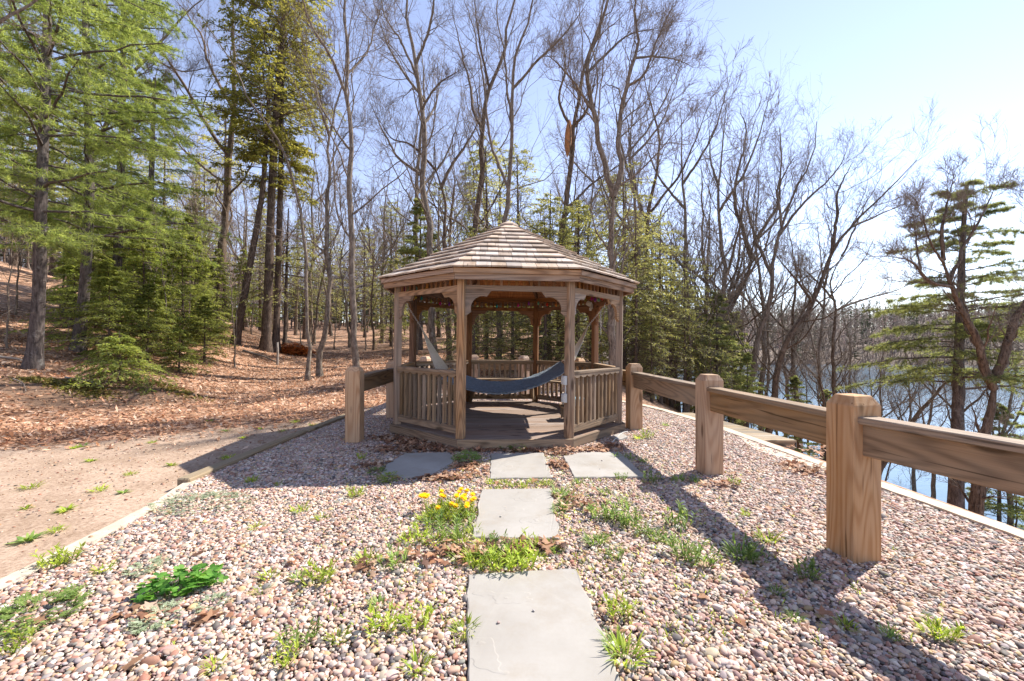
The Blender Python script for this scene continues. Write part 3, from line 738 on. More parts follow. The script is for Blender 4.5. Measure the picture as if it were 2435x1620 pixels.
for s, x, z, hookx, hookz, ringx, ringz in ((-1, xl, zl_, -1.69, 2.0, -1.45, 1.62), (1, xr, zr_, 1.66, 2.0, 1.38, 1.66)):
    xb = x+s*.05
    V, Qd = tubes(np.array([[xb, -.6, z-.005], [xb, 0, z+.0], [xb, .6, z+.04]]), np.array([.019]*3), 10)
    obj('spreader_bar', np_mesh('spreader_bar', V, quads=Qd, smooth=True), W_FPOST, ham)
    for j in range(19):
        y = -.56+1.12*j/18
        p0 = np.array([xb, y, z+.03*(y+.56)]); p1 = np.array([ringx, y*.025, ringz]); pm = (p0+p1)/2-np.array([0, 0, .03])
        V, Qd = tubes(resample([p0, pm, p1], 6), np.full(6, .0042), 4)
        obj('cord', np_mesh('cord', V, quads=Qd, smooth=True), M_ROPE, ham)
        p2 = np.array([x-s*.01, y, z+.03*(y+.56)-.01])
    # chain
    def chain(a, b, name):
        a, b = np.array(a), np.array(b); L = np.linalg.norm(b-a); m = int(L/.028); parts = []
        d = (b-a)/L; up = np.array([0, 1., 0]); e2 = np.cross(d, up); e2 /= np.linalg.norm(e2)
        for i in range(m+1):
            c = a+(b-a)*(i/m); side = up if i % 2 else e2; th = np.linspace(0, 2*pi, 11)
            pl = c+np.cos(th)[:, None]*d*.02+np.sin(th)[:, None]*side*.011
            parts.append(tubes(pl, np.full(11, .0032), 4))
        V, Qd = join(parts); return obj(name, np_mesh(name, V, quads=Qd, smooth=True), M_CHAIN, ham)
    chain((ringx, 0, ringz), (hookx, 0, hookz), 'chain')
    if s > 0: chain((hookx-.06, .03, hookz-.1), (hookx-.06, .03, hookz-.46), 'chain_tail')
    V, Qd = tubes(resample([(hookx+s*.02, 0, hookz+.06), (hookx, 0, hookz+.02), (hookx-.01*s, 0, hookz-.02), (hookx, .015, hookz-.01)], 10), np.full(10, .006), 6)
    obj('hook', np_mesh('hook', V, quads=Qd, smooth=True), M_CHAIN, ham)

# ---------------------------------------------------------------- string of coloured bulbs
sl = thing('string_lights', 'string of small coloured glass bulbs hung under the gazebo frieze', 'lights', (GZX, GZY, 0), GTH)
route = []
bulbs = []
cols = [('green', (.25, .6, .4)), ('red', (.8, .06, .03)), ('amber', (.85, .35, .08)), ('yellow', (.85, .6, .1)), ('teal', (.05, .5, .5)), ('olive', (.6, .7, .15)), ('magenta', (.75, .05, .35)), ('purple', (.4, .08, .6))]
gm = [glassmat(n_+'_glass', c_) for n_, c_ in cols]
ii = 0
for k in (1, 2, 3, 4, 5, 6, 7)[::-1]:
    pa, pb = pv(k), pv((k-1) % 8)
    for j in range(24):
        t = j/24; q = pa.lerp(pb, t)*(R_P-.09); z = 2.26-.09*sin(pi*t)**1.0
        route.append((q.x, q.y, z))
        if j % 4 == 2: bulbs.append((q.x, q.y, z, ii)); ii += 1
V, Qd = tubes(np.array(route), np.full(len(route), .0035), 4); obj('wire', np_mesh('wire', V, quads=Qd), M_WIRE, sl)
prof = [(.0, .0), (.009, 0), (.009, -.014), (.016, -.022), (.021, -.034), (.018, -.048), (.009, -.058), (0, -.062)]
Vb = [(r0*cos(a*pi/5), r0*sin(a*pi/5), z) for r0, z in prof for a in range(10)]
Fb = [[i*10+a, i*10+(a+1) % 10, (i+1)*10+(a+1) % 10, (i+1)*10+a] for i in range(len(prof)-1) for a in range(10)]
bm_ = [py_mesh('bulb', Vb, [f[::-1] for f in Fb], True) for _ in gm]
for m_, g_ in zip(bm_, gm): m_.materials.append(g_)
bsel = [0, 1, 2, 3, 4, 5, 6, 7]
for x, y, z, i in bulbs: obj('bulb', bm_[bsel[i % 8]], None, sl, Matrix.Translation((x, y, z)) @ Matrix.Diagonal((1.3, 1.3, 1.3, 1)))

# floodlight on the back right post, outlet boxes on the front right post
p = pv(2)*(R_P-.06); fl = gw(p.x, p.y, 2.06)
t = thing('floodlight', 'small white floodlight with angled head fixed to a gazebo post', 'floodlight', tuple(fl), GTH)
obj('base', with_mat(cbox(.05, .05, .09, .008), M_WHITE), None, t)
obj('head', with_mat(cbox(.1, .07, .085, .012), M_WHITE), None, t, Matrix.Translation((-.07, -.07, .045)) @ Euler((.5, .2, .7)).to_matrix().to_4x4())
obj('sensor', with_mat(cbox(.045, .045, .06, .008), M_WHITE), None, t, Matrix.Translation((-.035, -.045, -.055)))
side = Vector((-cos(pi/8), -sin(pi/8), 0)); p = pv(0)*(R_P)+side*.066
for z, lab in ((.885, 'upper white outlet box on the front gazebo post'), (.655, 'lower white outlet box on the front gazebo post')):
    q = gw(p.x, p.y, z); t = thing('outlet_box', lab, 'outlet box', tuple(q), GTH+pi/8, 'outlet boxes on the gazebo post')
    obj('box', with_mat(cbox(.045, .075, .12, .006), M_WHITE), None, t)
    obj('cover', with_mat(cbox(.012, .06, .1, .004), M_WHITE), None, t, Matrix.Translation((-.027, 0, 0)))
q = gw(p.x+.015, p.y, .71); q1 = gw(p.x+.015, p.y, .83)
o = bar('conduit', q, q1, .018, .018, M_WHITE); tag(o, 'thin white conduit running down beside the outlet boxes', 'conduit')
# stool with a box on it, behind the right railing
c = gw(1.08, -.35, Z_D)
t = thing('low_stool', 'low wooden stool standing behind the right gazebo railing', 'stool', tuple(c), GTH)
obj('seat', with_mat(cbox(.44, .3, .03, .004), W_RAILG), None, t, Matrix.Translation((0, 0, .2)))
for sx in (-1, 1):
    for sy in (-1, 1): bar('leg', (sx*.18, sy*.11, 0), (sx*.18, sy*.11, .19), .035, .035, W_RAILG, t)
t = thing('storage_box', 'white plastic box with pale blue lid sitting on the low stool', 'box', (c[0], c[1], c[2]+.215), GTH)
obj('body', with_mat(cbox(.36, .24, .1, .012), M_WHITE), None, t, Matrix.Translation((0, 0, .05)))
obj('lid', with_mat(cbox(.38, .26, .025, .008), M_BLUE), None, t, Matrix.Translation((0, 0, .112)))

# ================================================================== fence
fence = thing('post_and_rail_fence', 'timber post and rail fence circling the gazebo to the lake side', 'fence', (0, 0, 0))
FP = [(-2.18, 5.86), (-2.17, 7.72), (-2.08, 10.15), (-1.0, 11.3), (.3, 10.6), (1.43, 9.05), (1.94, 6.72), (2.085, 4.47), (2.21, 2.74), (2.66, .8), (3.0, -1.2)]
FR = [2, -3, -20, 10, 40, 35, 6, 5, 8, 13, 12]
pw, ph = .2, .985
def fence_post():
    h = pw/2; b = .006
    def ring(s, z): 
        return [(s*x, s*y, z) for x, y in ((-1, -1), (1, -1), (1, 1), (-1, 1))]
    # chamfered shaft + pyramid-cut top: local X is up so that the grain runs along the post
    V = ring(h, -.15)+ring(h, ph)+ring(h*.66, ph+.06)
    V = [(z, y, -x) for x, y, z in V]
    F = [[0, 1, 5, 4], [1, 2, 6, 5], [2, 3, 7, 6], [3, 0, 4, 7], [4, 5, 9, 8], [5, 6, 10, 9], [6, 7, 11, 10], [7, 4, 8, 11], [8, 9, 10, 11]]
    me = py_mesh('fence_post', V, F); bm = bmesh.new(); bm.from_mesh(me)
    bmesh.ops.bevel(bm, geom=bm.edges[:], offset=.004, segments=1, affect='EDGES'); bmesh.ops.recalc_face_normals(bm, faces=bm.faces[:])
    bm.to_mesh(me); bm.free(); me.materials.append(W_FPOST); return me
me_fp = fence_post()
for (x, y), a in zip(FP, FR):
    M = Matrix.Translation((x, y, 0)) @ Matrix.Rotation(radians(a), 4, 'Z') @ Matrix.Rotation(-pi/2, 4, 'Y')
    obj('post', me_fp, None, fence, M)
for (a, b) in zip(FP, FP[1:]):
    a, b = Vector((*a, 0)), Vector((*b, 0)); d = (b-a).normalized(); a2, b2 = a+d*.06, b-d*.06
    nrm = Vector((-d.y, d.x, 0)); inn = nrm if nrm.dot(Vector((0, 6, 0))-a) > 0 else -nrm
    bar('rail', a2+Vector((0, 0, .775)), b2+Vector((0, 0, .775)), .09, .2, W_FRAIL, fence, ch=.006)
    bar('cap_board', a2+inn*.014+Vector((0, 0, .8975)), b2+inn*.014+Vector((0, 0, .8975)), .135, .045, W_FRAIL, fence, ch=.006)

# ================================================================== landing beyond the lake side edging
lz = -.3
t = thing('wooden_landing', 'weathered plank landing just below the lake side edging', 'landing', (4.1, 8.5, lz))
pA, pB, pC, pD = np.array([3.75, 7.25]), np.array([4.88, 7.25]), np.array([4.3, 10.1]), np.array([3.2, 10.1])
for i in range(19):
    u0 = i/19; u1 = (i+.96)/19
    q = [pA+(pD-pA)*u0, pB+(pC-pB)*u0, pB+(pC-pB)*u1, pA+(pD-pA)*u1]; c = np.mean(q, 0)
    obj('plank', prism_xy('plank', [tuple(v-c) for v in q], -.035, 0), W_TIMB, t, Matrix.Translation((c[0]-4.1, c[1]-8.5, 0)))
bar('beam', (3.75-4.1, 7.3-8.5, -.12), (4.86-4.1, 7.3-8.5, -.12), .05, .16, W_TIMB, t)
bar('beam', (4.86-4.1, 7.3-8.5, -.121), (4.28-4.1, 10.05-8.5, -.121), .05, .16, W_TIMB, t)
for x, y in ((4.8, 7.36), (4.3, 9.9), (3.85, 7.36)): bar('support_post', (x-4.1, y-8.5, -1.3), (x-4.1, y-8.5, -.04), .1, .1, W_TIMB, t, up=(0, 1, 0))
# SECTION-TREES
# ================================================================== trees
UP = np.array([0, 0, 1.])
def unit(v): return v/(np.linalg.norm(v, axis=-1, keepdims=True)+1e-9)
def interp_poly(PL, RL, t):
    """PL (n,k,3); t (n,m) in 0..1 -> pos, tangent, radius (n,m,..)"""
    n, k, _ = PL.shape; f = np.clip(t, 0, .9999)*(k-1); i = f.astype(int); w = (f-i)[..., None]; a = np.arange(n)[:, None]
    p = PL[a, i]*(1-w)+PL[a, i+1]*w; tg = unit(PL[a, i+1]-PL[a, i]); r = RL[a, i]*(1-w[..., 0])+RL[a, i+1]*w[..., 0]
    return p, tg, r
def grow(PL, RL, LN, r, nch, t0, t1, ang, lf, rf, k2, up=.12, wig=.16, rmin=.004, tip=.3, lmin=0., bias=None):
    n = PL.shape[0]; t = t0+(t1-t0)*(np.arange(nch)[None, :]+r.rand(n, nch))/nch
    p, tg, rad = interp_poly(PL, RL, t)
    az = r.rand(n, nch)*2*pi
    a = unit(np.cross(tg, np.array([.31, .92, .22]))); b = np.cross(tg, a)
    perp = np.cos(az)[..., None]*a+np.sin(az)[..., None]*b
    an = ang*(1+.35*r.randn(n, nch))[..., None]
    d = np.cos(an)*tg+np.sin(an)*perp
    if bias is not None: d = unit(d+bias)
    L = np.maximum(LN[:, None]*lf*(1.1-.55*t)*np.exp(.3*r.randn(n, nch)), lmin)
    m = n*nch; d = d.reshape(m, 3); p = p.reshape(m, 3); L = L.reshape(m); R0 = np.maximum(np.minimum(rad.reshape(m)*rf, L*.03), rmin)
    out_ = np.zeros((m, k2, 3)); out_[:, 0] = p; cur = p.copy(); st = (L/(k2-1))[:, None]
    for i in range(1, k2):
        d = unit(d+wig*r.randn(m, 3)+up*UP); cur = cur+d*st; out_[:, i] = cur
    RR = R0[:, None]*np.linspace(1, tip, k2)[None, :]; RR = np.maximum(RR, rmin*.6)
    return out_, RR, L
def bare_tree(name, limbs, label=None, group=None, cat='tree', seed=1, bk=None, tw=None, dens=1.0, twig=.0042, up=.12, bias=None, levels=4, lspread=.3, base=None, trunk_sides=10, lmul=1.0):
    """limbs: list of (points(3D list), r0, r1); the first is the trunk. Builds tree > trunk, limbs(part of trunk), crown."""
    r = np.random.RandomState(seed); K = 26
    bk = bk or BK_GREY; tw = tw or TWIG
    base = np.array(limbs[0][0][0], float) if base is None else np.array(base, float)
    tparts = []; PLs, RLs, LNs = [], [], []
    for i, (pts, r0, r1) in enumerate(limbs):
        pts = np.asarray(pts, float)-base; pl = resample(pts, K)
        ln = np.linalg.norm(np.diff(pl, axis=0), axis=1).sum()
        wob = np.cumsum(r.randn(K, 3)*np.array([1, 1, .2]), 0)*.0035*ln; wob -= np.linspace(0, 1, K)[:, None]*wob[-1]; pl = pl+wob
        rl = np.linspace(r0, r1, K)*.92*(1-.7*np.linspace(0, 1, K)**3)
        if i: 
            allp = np.vstack(PLs); j_ = np.argmin(((allp-pl[0])**2).sum(1)); pl = pl+(allp[j_]-pl[0])*(1-np.linspace(0, 1, K)[:, None])
        if i == 0: rl = rl*(1+.55*np.exp(-np.linspace(0, 1, K)*ln/.35))
        tparts.append(tubes(pl, rl, trunk_sides if i == 0 else 8, .05, seed+i))
        PLs.append(pl); RLs.append(rl); LNs.append(ln)
    PL, RL, LN = np.array(PLs), np.array(RLs), np.array(LNs)
    t0s = .3 if len(limbs) == 1 else .22
    crown = []
    n1 = max(4, int(11*dens))
    A = grow(PL, RL, np.minimum(LN, 9)*lmul, r, n1, t0s, 1., .7, lspread*1.4, .36, 12, up*.8, .17, twig*1.5, .25, .5, bias)
    tparts.append(tubes(A[0], A[1], 6))
    B = grow(*A, r, 5, .1, 1., .66, .56, .5, 8, up*.7, .17, twig*1.05, .4, .3, bias); crown.append(tubes(B[0], B[1], 4))
    if levels >= 3:
        D = grow(*B, r, 4, .12, 1., .62, .62, .55, 5, up*.5, .18, twig*.9, .5, .22); crown.append(tubes(D[0], D[1], 3))
        if levels >= 4:
            E_ = grow(*D, r, 3, .15, .95, .6, .6, .7, 2, up*.5, .14, twig*.75, .6, .17); crown.append(tubes(E_[0], E_[1], 3))
    t = thing(name, label, cat, tuple(base), 0, group)
    V, Qd = join(tparts); obj('trunk', np_mesh('trunk', V, quads=Qd, smooth=True), bk, t)
    V, Qd = join(crown); obj('crown', np_mesh('crown', V, quads=Qd), tw, t)
    return t

def sprays(pos, dirs, r, Ls, Ws, jit=.35):
    """flat leaf sprays (rhombi): pos (n,3), dirs (n,3)"""
    n = len(pos); d = unit(dirs+jit*r.randn(n, 3)); nrm = unit(UP+.45*r.randn(n, 3)); s = unit(np.cross(nrm, d))
    L = (Ls*(.6+.8*r.rand(n)))[:, None]; W = (Ws*(.6+.8*r.rand(n)))[:, None]
    V = np.stack([pos, pos+d*L*.45+s*W, pos+d*L-UP*L*.12, pos+d*L*.45-s*W], 1).reshape(-1, 3)
    i = np.arange(n)*4; return V, np.concatenate([np.stack([i, i+1, i+2], 1), np.stack([i, i+2, i+3], 1)])
def needles(pos, dirs, r, L, w, m, spread=.75):
    n = len(pos); d = unit(dirs[:, None, :]*.75+spread*r.randn(n, m, 3)+.12*UP); s = unit(np.cross(d, r.randn(n, m, 3)))
    Lr = (L*(.7+.5*r.rand(n, m)))[..., None]; p = pos[:, None, :]+0*d
    V = np.stack([p-s*w, p+s*w, p+d*Lr], 2).reshape(-1, 3)
    return V, np.arange(n*m*3).reshape(-1, 3)
def conifer(name, trunks, z_lo, z_hi, nb, Lf, style, seed, label=None, group=None, bk=None, fo=None, subs=10, fpts=6, fsz=(.1, .025), droop=.18, rise=.15, m=9, cat='tree', sublen=.45, dead=0, base=None, clump=None, skew=None):
    r = np.random.RandomState(seed); bk = bk or BK_HEM; fo = fo or FO_HEM
    base = np.array(trunks[0][0][0], float) if base is None else np.array(base, float)
    K = 24; tparts = []; pls = []
    for i, (pts, r0, r1) in enumerate(trunks):
        pl = resample(np.asarray(pts, float)-base, K); rl = np.linspace(r0, r1, K); ln = np.linalg.norm(np.diff(pl, axis=0), axis=1).sum()
        rl = rl*(1+.6*np.exp(-np.linspace(0, 1, K)*ln/.4))
        tparts.append(tubes(pl, rl, 10, .05, seed+i)); pls.append(pl)
    H = z_hi-z_lo; h = np.sort(r.rand(nb)); zs = z_lo+H*h
    az = np.arange(nb)*2.399+r.randn(nb)*.35
    ti = r.randint(0, len(pls), nb) if len(pls) > 1 else np.zeros(nb, int)
    o0 = np.stack([[np.interp(zs[i], pls[ti[i]][:, 2], pls[ti[i]][:, j]) for j in (0, 1)] for i in range(nb)])
    org = np.c_[o0, zs]
    L = np.array([Lf(x) for x in h])*(.65+.5*r.rand(nb))
    if skew is not None: L = L*(1+.3*np.cos(az-skew))
    k = 8; s = np.linspace(0, 1, k)
    dirh = np.c_[np.cos(az), np.sin(az), np.zeros(nb)]
    up_ = rise*(.4+1.2*h)+.08*r.randn(nb)
    PLb = org[:, None, :]+dirh[:, None, :]*(L[:, None]*s)[..., None]+UP*((up_*L)[:, None]*s-(droop*L)[:, None]*s**2)[..., None]
    PLb[:, 1:] += (r.randn(nb, k-1, 3)*.03).cumsum(1)*L[:, None, None]*.35
    RLb = np.clip(.012*L, .006, .05)[:, None]*np.linspace(1, .3, k)
    tparts.append(tubes(PLb, RLb, 5))
    if dead:                                         # dead lower branches
        zd = base_z = r.rand(dead)*(z_lo-.6)+.6; zd = np.minimum(zd, z_lo); ad = r.rand(dead)*6.28; Ld = .4+1.4*r.rand(dead)
        od_ = np.c_[np.interp(zd, pls[0][:, 2], pls[0][:, 0]), np.interp(zd, pls[0][:, 2], pls[0][:, 1]), zd]
        dd = np.c_[np.cos(ad), np.sin(ad), .1*r.randn(dead)]
        pd = od_[:, None, :]+dd[:, None, :]*(Ld[:, None]*np.linspace(0, 1, 6))[..., None]; pd[:, 1:] += (r.randn(dead, 5, 3)*.05).cumsum(1)
        rd = np.full((dead, 6), .008)*np.linspace(1, .4, 6); tparts.append(tubes(pd, rd, 4))
        e = grow(pd, rd, Ld, r, 4, .2, 1, .8, .5, .6, 4, -.02, .2, .003); tparts.append(tubes(e[0], e[1], 3))
    # secondary shoots in the branch plane
    t = .18+.82*(np.arange(subs)[None, :]+r.rand(nb, subs))/subs
    p, tg, _ = interp_poly(PLb, RLb, t)
    side = unit(np.cross(UP+0*tg, tg)); sg = np.where(np.arange(subs)[None, :] % 2 == 0, 1., -1.)
    an = (.85+.25*r.randn(nb, subs))[..., None]
    sd = unit(np.cos(an)*tg+np.sin(an)*side*sg[..., None]+.12*r.randn(nb, subs, 3))
    Ls = L[:, None]*sublen*(1.1-.8*t)*(.6+.7*r.rand(nb, subs))
    ks = 4; ss = np.linspace(0, 1, ks)
    PS = p[:, :, None, :]+sd[:, :, None, :]*(Ls[..., None]*ss)[..., None]-UP*(.18*Ls[..., None]*ss**2)[..., None]
    PS = PS.reshape(-1, ks, 3); RS = np.full((len(PS), ks), .0035)*np.linspace(1, .6, ks)
    tparts.append(tubes(PS, RS, 3))
    LS = Ls.reshape(-1)
    tt = (np.arange(fpts)[None, :]+r.rand(len(PS), fpts))/fpts; tt = .12+.88*tt
    q, qt, _ = interp_poly(PS, RS, tt)
    if style == 'hemlock':
        sgn = np.where(r.rand(*tt.shape) < .5, 1., -1.)[..., None]; sd2 = unit(np.cross(UP+0*qt, qt))
        fd = unit(qt+.8*sgn*sd2)
        V, Tq = sprays(q.reshape(-1, 3), fd.reshape(-1, 3), r, np.full(q.shape[0]*fpts, fsz[0]), np.full(q.shape[0]*fpts, fsz[1]))
    else:
        V, Tq = needles(q.reshape(-1, 3), qt.reshape(-1, 3), r, fsz[0], fsz[1], m)
    tr = thing(name, label, cat, tuple(base), 0, group)
    Vt, Qt = join(tparts); obj('trunk', np_mesh('trunk', Vt, quads=Qt, smooth=True), bk, tr)
    obj('crown', np_mesh('crown', V, tris=Tq), fo, tr)
    return tr
def place(src, x, y, s=1., rz=0., label=None, group=None, z=None, sz=None):
    c = copy_tree(src); c.location = (x, y, float(gz(x, y))-.08 if z is None else z); c.rotation_euler = (0, 0, rz); c.scale = (s, s, sz or s)
    if label: c['label'] = label
    if group: c['group'] = group
    return c
def LP(pts, Y, dY=0.):                                # limb given in picture units at depth Y (optionally moving in depth)
    n = len(pts); return [P(x, y, Y+dY*i/max(1, n-1)) for i, (x, y) in enumerate(pts)]
def pr(r, Y): return r/F_*Y
def hero(name, Y, limbs, label, seed, group='bare hardwoods around the gazebo', rsc=.78, **kw):
    L = []
    for i, lm in enumerate(limbs):
        pts, r0, r1 = lm[:3]; dY = lm[3] if len(lm) > 3 else 0.
        L.append([LP(pts, Y, dY), pr(r0, Y)*rsc, pr(r1, Y)*rsc])
    b = L[0][0][0]; g = float(gz(b[0], b[1]))
    if g < b[2]+.5: L[0][0] = [np.array([b[0]+(b[0]-L[0][0][1][0])*.1, b[1], g-.1])]+L[0][0]   # root it in the slope
    return bare_tree(name, L, label, group, seed=seed, **kw)

hero('maple_tree', 12, [([(824, 850), (818, 600), (809, 300), (806, 120), (802, 0), (796, -160)], 10.5, 5), ([(808, 210), (775, 135), (720, 50), (680, -60)], 5, 3, -1.5), ([(812, 330), (772, 290), (735, 220), (700, 100)], 4, 2, 1.5), ([(807, 180), (850, 120), (880, 0)], 4, 2, 1)],
     'tall straight grey trunk rising behind the knotted fence post', 11)
hero('maple_tree', 15, [([(737, 842), (750, 640), (764, 400), (768, 330), (782, 240), (800, 150), (810, 60)], 9, 2.5), ([(766, 380), (790, 320), (830, 280)], 3, 1.5, 1), ([(765, 330), (745, 270), (735, 200)], 4, 2, -1)],
     'slender pale trunk leaning right beside the big hemlock', 12, bk=BK_GREY, lspread=.22)
hero('maple_tree', 14, [([(708, 850), (702, 660), (688, 520), (645, 340), (575, 230), (500, 90), (440, 10), (380, -40)], 6, 2)],
     'thin stem arching far to the left over the clearing', 13, lspread=.16, dens=.9, bk=BK_GREY)
hero('oak_tree', 22, [([(498, 700), (505, 520), (513, 410), (525, 310), (532, 180), (538, 30), (545, -80)], 13, 5), ([(520, 360), (470, 290), (420, 190), (365, 110), (290, 30)], 6, 3, -3), ([(514, 420), (450, 370), (400, 320), (370, 240)], 4, 2, 2), ([(528, 250), (480, 140), (450, 50), (380, -20)], 5, 2, 2), ([(530, 200), (585, 130), (620, 40)], 4, 2, -2)],
     'rough barked trunk with arching limbs left of the triple hemlock', 14, bk=BK_BROWN, lspread=.26)
hero('oak_tree', 17, [([(1002, 760), (998, 600), (990, 470), (984, 340), (962, 180), (945, 70), (925, -70)], 12, 7), ([(986, 400), (930, 360), (885, 300), (850, 230)], 5, 2, 1.5), ([(975, 260), (1010, 200), (1060, 160)], 4, 2, -1.5), ([(965, 190), (930, 110), (890, 40), (870, -40)], 4.5, 2, 1.5), ([(958, 150), (990, 60), (1005, -60)], 5, 3, -1)],
     'tall leaning grey trunk behind the left side of the gazebo roof', 15)
hero('oak_tree', 19, [([(1035, 760), (1028, 600), (1018, 470), (1004, 400), (1000, 330)], 10, 4), ([(1010, 430), (1040, 370), (1075, 320), (1110, 250)], 6, 2.5, 1.5), ([(1004, 400), (950, 340), (900, 320), (870, 270)], 4, 2, -1.5)],
     'crooked forked trunk close beside the tall leaning one', 16, bk=BK_BROWN)
hero('maple_tree', 21, [([(1093, 760), (1098, 560), (1106, 420), (1111, 330), (1118, 250), (1150, 150), (1185, 20), (1205, -80)], 11, 6), ([(1112, 320), (1090, 230), (1070, 140), (1040, 20)], 5, 2.5, 2), ([(1130, 210), (1110, 110), (1090, -20)], 4, 2, -2)],
     'reddish trunk leaning right above the gazebo peak', 17, bk=BK_BROWN)
hero('maple_tree', 16, [([(1148, 760), (1150, 600), (1156, 430), (1164, 310), (1168, 200), (1192, 100), (1235, -20), (1250, -90)], 9.5, 5), ([(1157, 420), (1125, 340), (1105, 230), (1095, 110), (1060, -30)], 5, 2.5, 1), ([(1170, 190), (1230, 130), (1290, 80), (1350, 10)], 4.5, 2, -1), ([(1165, 290), (1150, 180), (1140, 60), (1150, -60)], 4, 2, 1.5)],
     'straight trunk standing directly over the gazebo peak', 18)
hero('oak_tree', 17, [([(1288, 800), (1290, 580), (1296, 470), (1306, 370), (1312, 285), (1335, 190), (1375, 60), (1400, -50)], 11.5, 5), ([(1310, 300), (1282, 230), (1300, 150), (1290, 60)], 5, 2.5, 1.5), ([(1296, 480), (1350, 430), (1420, 380), (1470, 350)], 4.5, 2, 1.5), ([(1312, 285), (1350, 250), (1372, 170)], 5, 3, -1)],
     'oak with a torn orange wound below its fork', 19, bk=BK_BROWN)
TORN_OAK = [o for o in bpy.data.objects if o.get('label', '').startswith('oak with a torn')][0]
_w = P(1308, 318, 16.75)-np.array(TORN_OAK.location); _th = np.linspace(0, 2*pi, 9)[:-1]; _s = np.linspace(0, 1, 14)
_V = np.array([[_w[0]+.13*t_*0+(.13*sin(pi*u)**.6+.01)*cos(a)+.25*(u-.5)*.3, _w[1]+.1*sin(pi*u)**.6*sin(a), _w[2]-.75+1.5*u] for u in _s for a in _th for t_ in (1,)])
_i = np.arange(14*8).reshape(14, 8); _Q = np.stack([_i[:-1], np.roll(_i[:-1], -1, 1), np.roll(_i[1:], -1, 1), _i[1:]], -1).reshape(-1, 4)
obj('torn_wood', np_mesh('torn_wood', _V, quads=_Q, smooth=True), plain('torn_orange_wood', (.42, .19, .08), .9, 6., .45, .5), TORN_OAK)
hero('oak_tree', 13, [([(1411, 860), (1409, 660), (1406, 520), (1413, 435)], 14, 12), ([(1410, 460), (1392, 395), (1376, 330), (1368, 250), (1352, 165), (1372, 90), (1395, 10), (1405, -90)], 9.5, 5), ([(1412, 450), (1428, 390), (1420, 305), (1440, 200), (1462, 100), (1458, 10), (1470, -80)], 9.5, 4), ([(1370, 265), (1330, 205), (1285, 150), (1250, 120)], 5, 2, -1), ([(1456, 135), (1500, 130), (1560, 140), (1595, 155)], 4, 1.5, 1), ([(1360, 180), (1420, 110), (1460, 80), (1540, 60)], 4.5, 2, 1), ([(1440, 200), (1480, 170), (1510, 90), (1550, 10)], 4, 2, -1), ([(1428, 370), (1490, 300), (1540, 210), (1580, 110)], 3.5, 1.5, 1.5), ([(1412, 440), (1470, 400), (1540, 320), (1590, 260)], 3, 1.5, -1)],
     'great V forked oak behind the right side of the gazebo', 20, lspread=.24, dens=1.25, bias=np.array([.25, 0, .2]))
hero('oak_tree', 22, [([(1640, 900), (1655, 790), (1690, 700), (1725, 630), (1735, 560)], 13, 8), ([(1732, 590), (1700, 500), (1692, 420), (1720, 310), (1705, 250)], 7, 3, 2), ([(1735, 565), (1790, 480), (1800, 420), (1830, 360)], 6, 2.5, -2)],
     'thick oak trunk leaning towards the lake past the fence', 21, bk=BK_BROWN, rsc=.72)
hero('oak_tree', 19, [([(1715, 965), (1745, 765), (1770, 645), (1797, 540), (1835, 425), (1868, 345), (1880, 280)], 11, 3), ([(1775, 630), (1735, 540), (1718, 470), (1735, 410)], 6, 3, 2), ([(1790, 560), (1850, 470), (1920, 400), (1950, 340)], 5, 2, -2), ([(1800, 530), (1795, 440), (1800, 350), (1795, 290)], 4.5, 2, 1)],
     'tall branching oak above the middle fence rail', 22, bias=np.array([.1, 0, .25]), up=.2, rsc=.72)
hero('oak_tree', 18, [([(1765, 990), (1800, 790), (1860, 690), (1908, 575), (1960, 510), (2040, 435), (2110, 370)], 12, 3), ([(1906, 580), (1915, 500), (1930, 430), (1965, 370)], 6, 2.5, 1.5), ([(1850, 700), (1815, 640), (1780, 580)], 5, 2, -1.5), ([(1940, 530), (2010, 500), (2080, 470)], 4, 2, 1)],
     'oak leaning steeply out over the water', 23, bk=BK_BROWN, up=.18, rsc=.72)
hero('oak_tree', 20, [([(1912, 930), (1917, 790), (1922, 720), (1915, 650), (1938, 590)], 9, 4), ([(1920, 715), (1985, 690), (2060, 670), (2110, 650)], 4, 2, 1.5), ([(1918, 690), (1870, 640), (1840, 610)], 4, 2, -1.5), ([(1935, 600), (1975, 520), (2000, 450)], 3.5, 2, 1)],
     'dark slim trunk standing at the water edge', 24, bk=BK_BROWN, rsc=.72)
hero('oak_tree', 11, [([(2250, 1215), (2262, 1050), (2288, 880)], 19, 17), ([(2287, 890), (2255, 790), (2213, 705), (2188, 650), (2172, 600)], 12, 8), ([(2290, 880), (2325, 770), (2368, 690), (2410, 600)], 13, 8), ([(2174, 605), (2168, 520), (2185, 460), (2195, 400)], 6, 2, .6), ([(2190, 655), (2140, 645), (2100, 600), (2040, 590)], 5.5, 2, -.6), ([(2186, 645), (2225, 560), (2265, 480), (2300, 420)], 6, 2, .8), ([(2178, 610), (2140, 550), (2120, 470)], 4, 1.5, -.5), ([(2110, 605), (2105, 540), (2095, 470)], 3, 1.5, .4), ([(2400, 620), (2385, 500), (2370, 420)], 5, 2, .5)],
     'scarred twin limbed oak beyond the right hand fence rail', 25, bk=BK_BROWN, lspread=.22, twig=.004, up=.16)
hero('oak_tree', 14.5, [([(1995, 1130), (2055, 1025), (2110, 950), (2160, 900), (2195, 860), (2205, 800)], 10, 4)],
     'leaning dead looking stem low over the water', 26, bk=BK_BROWN, lspread=.15, dens=.6)
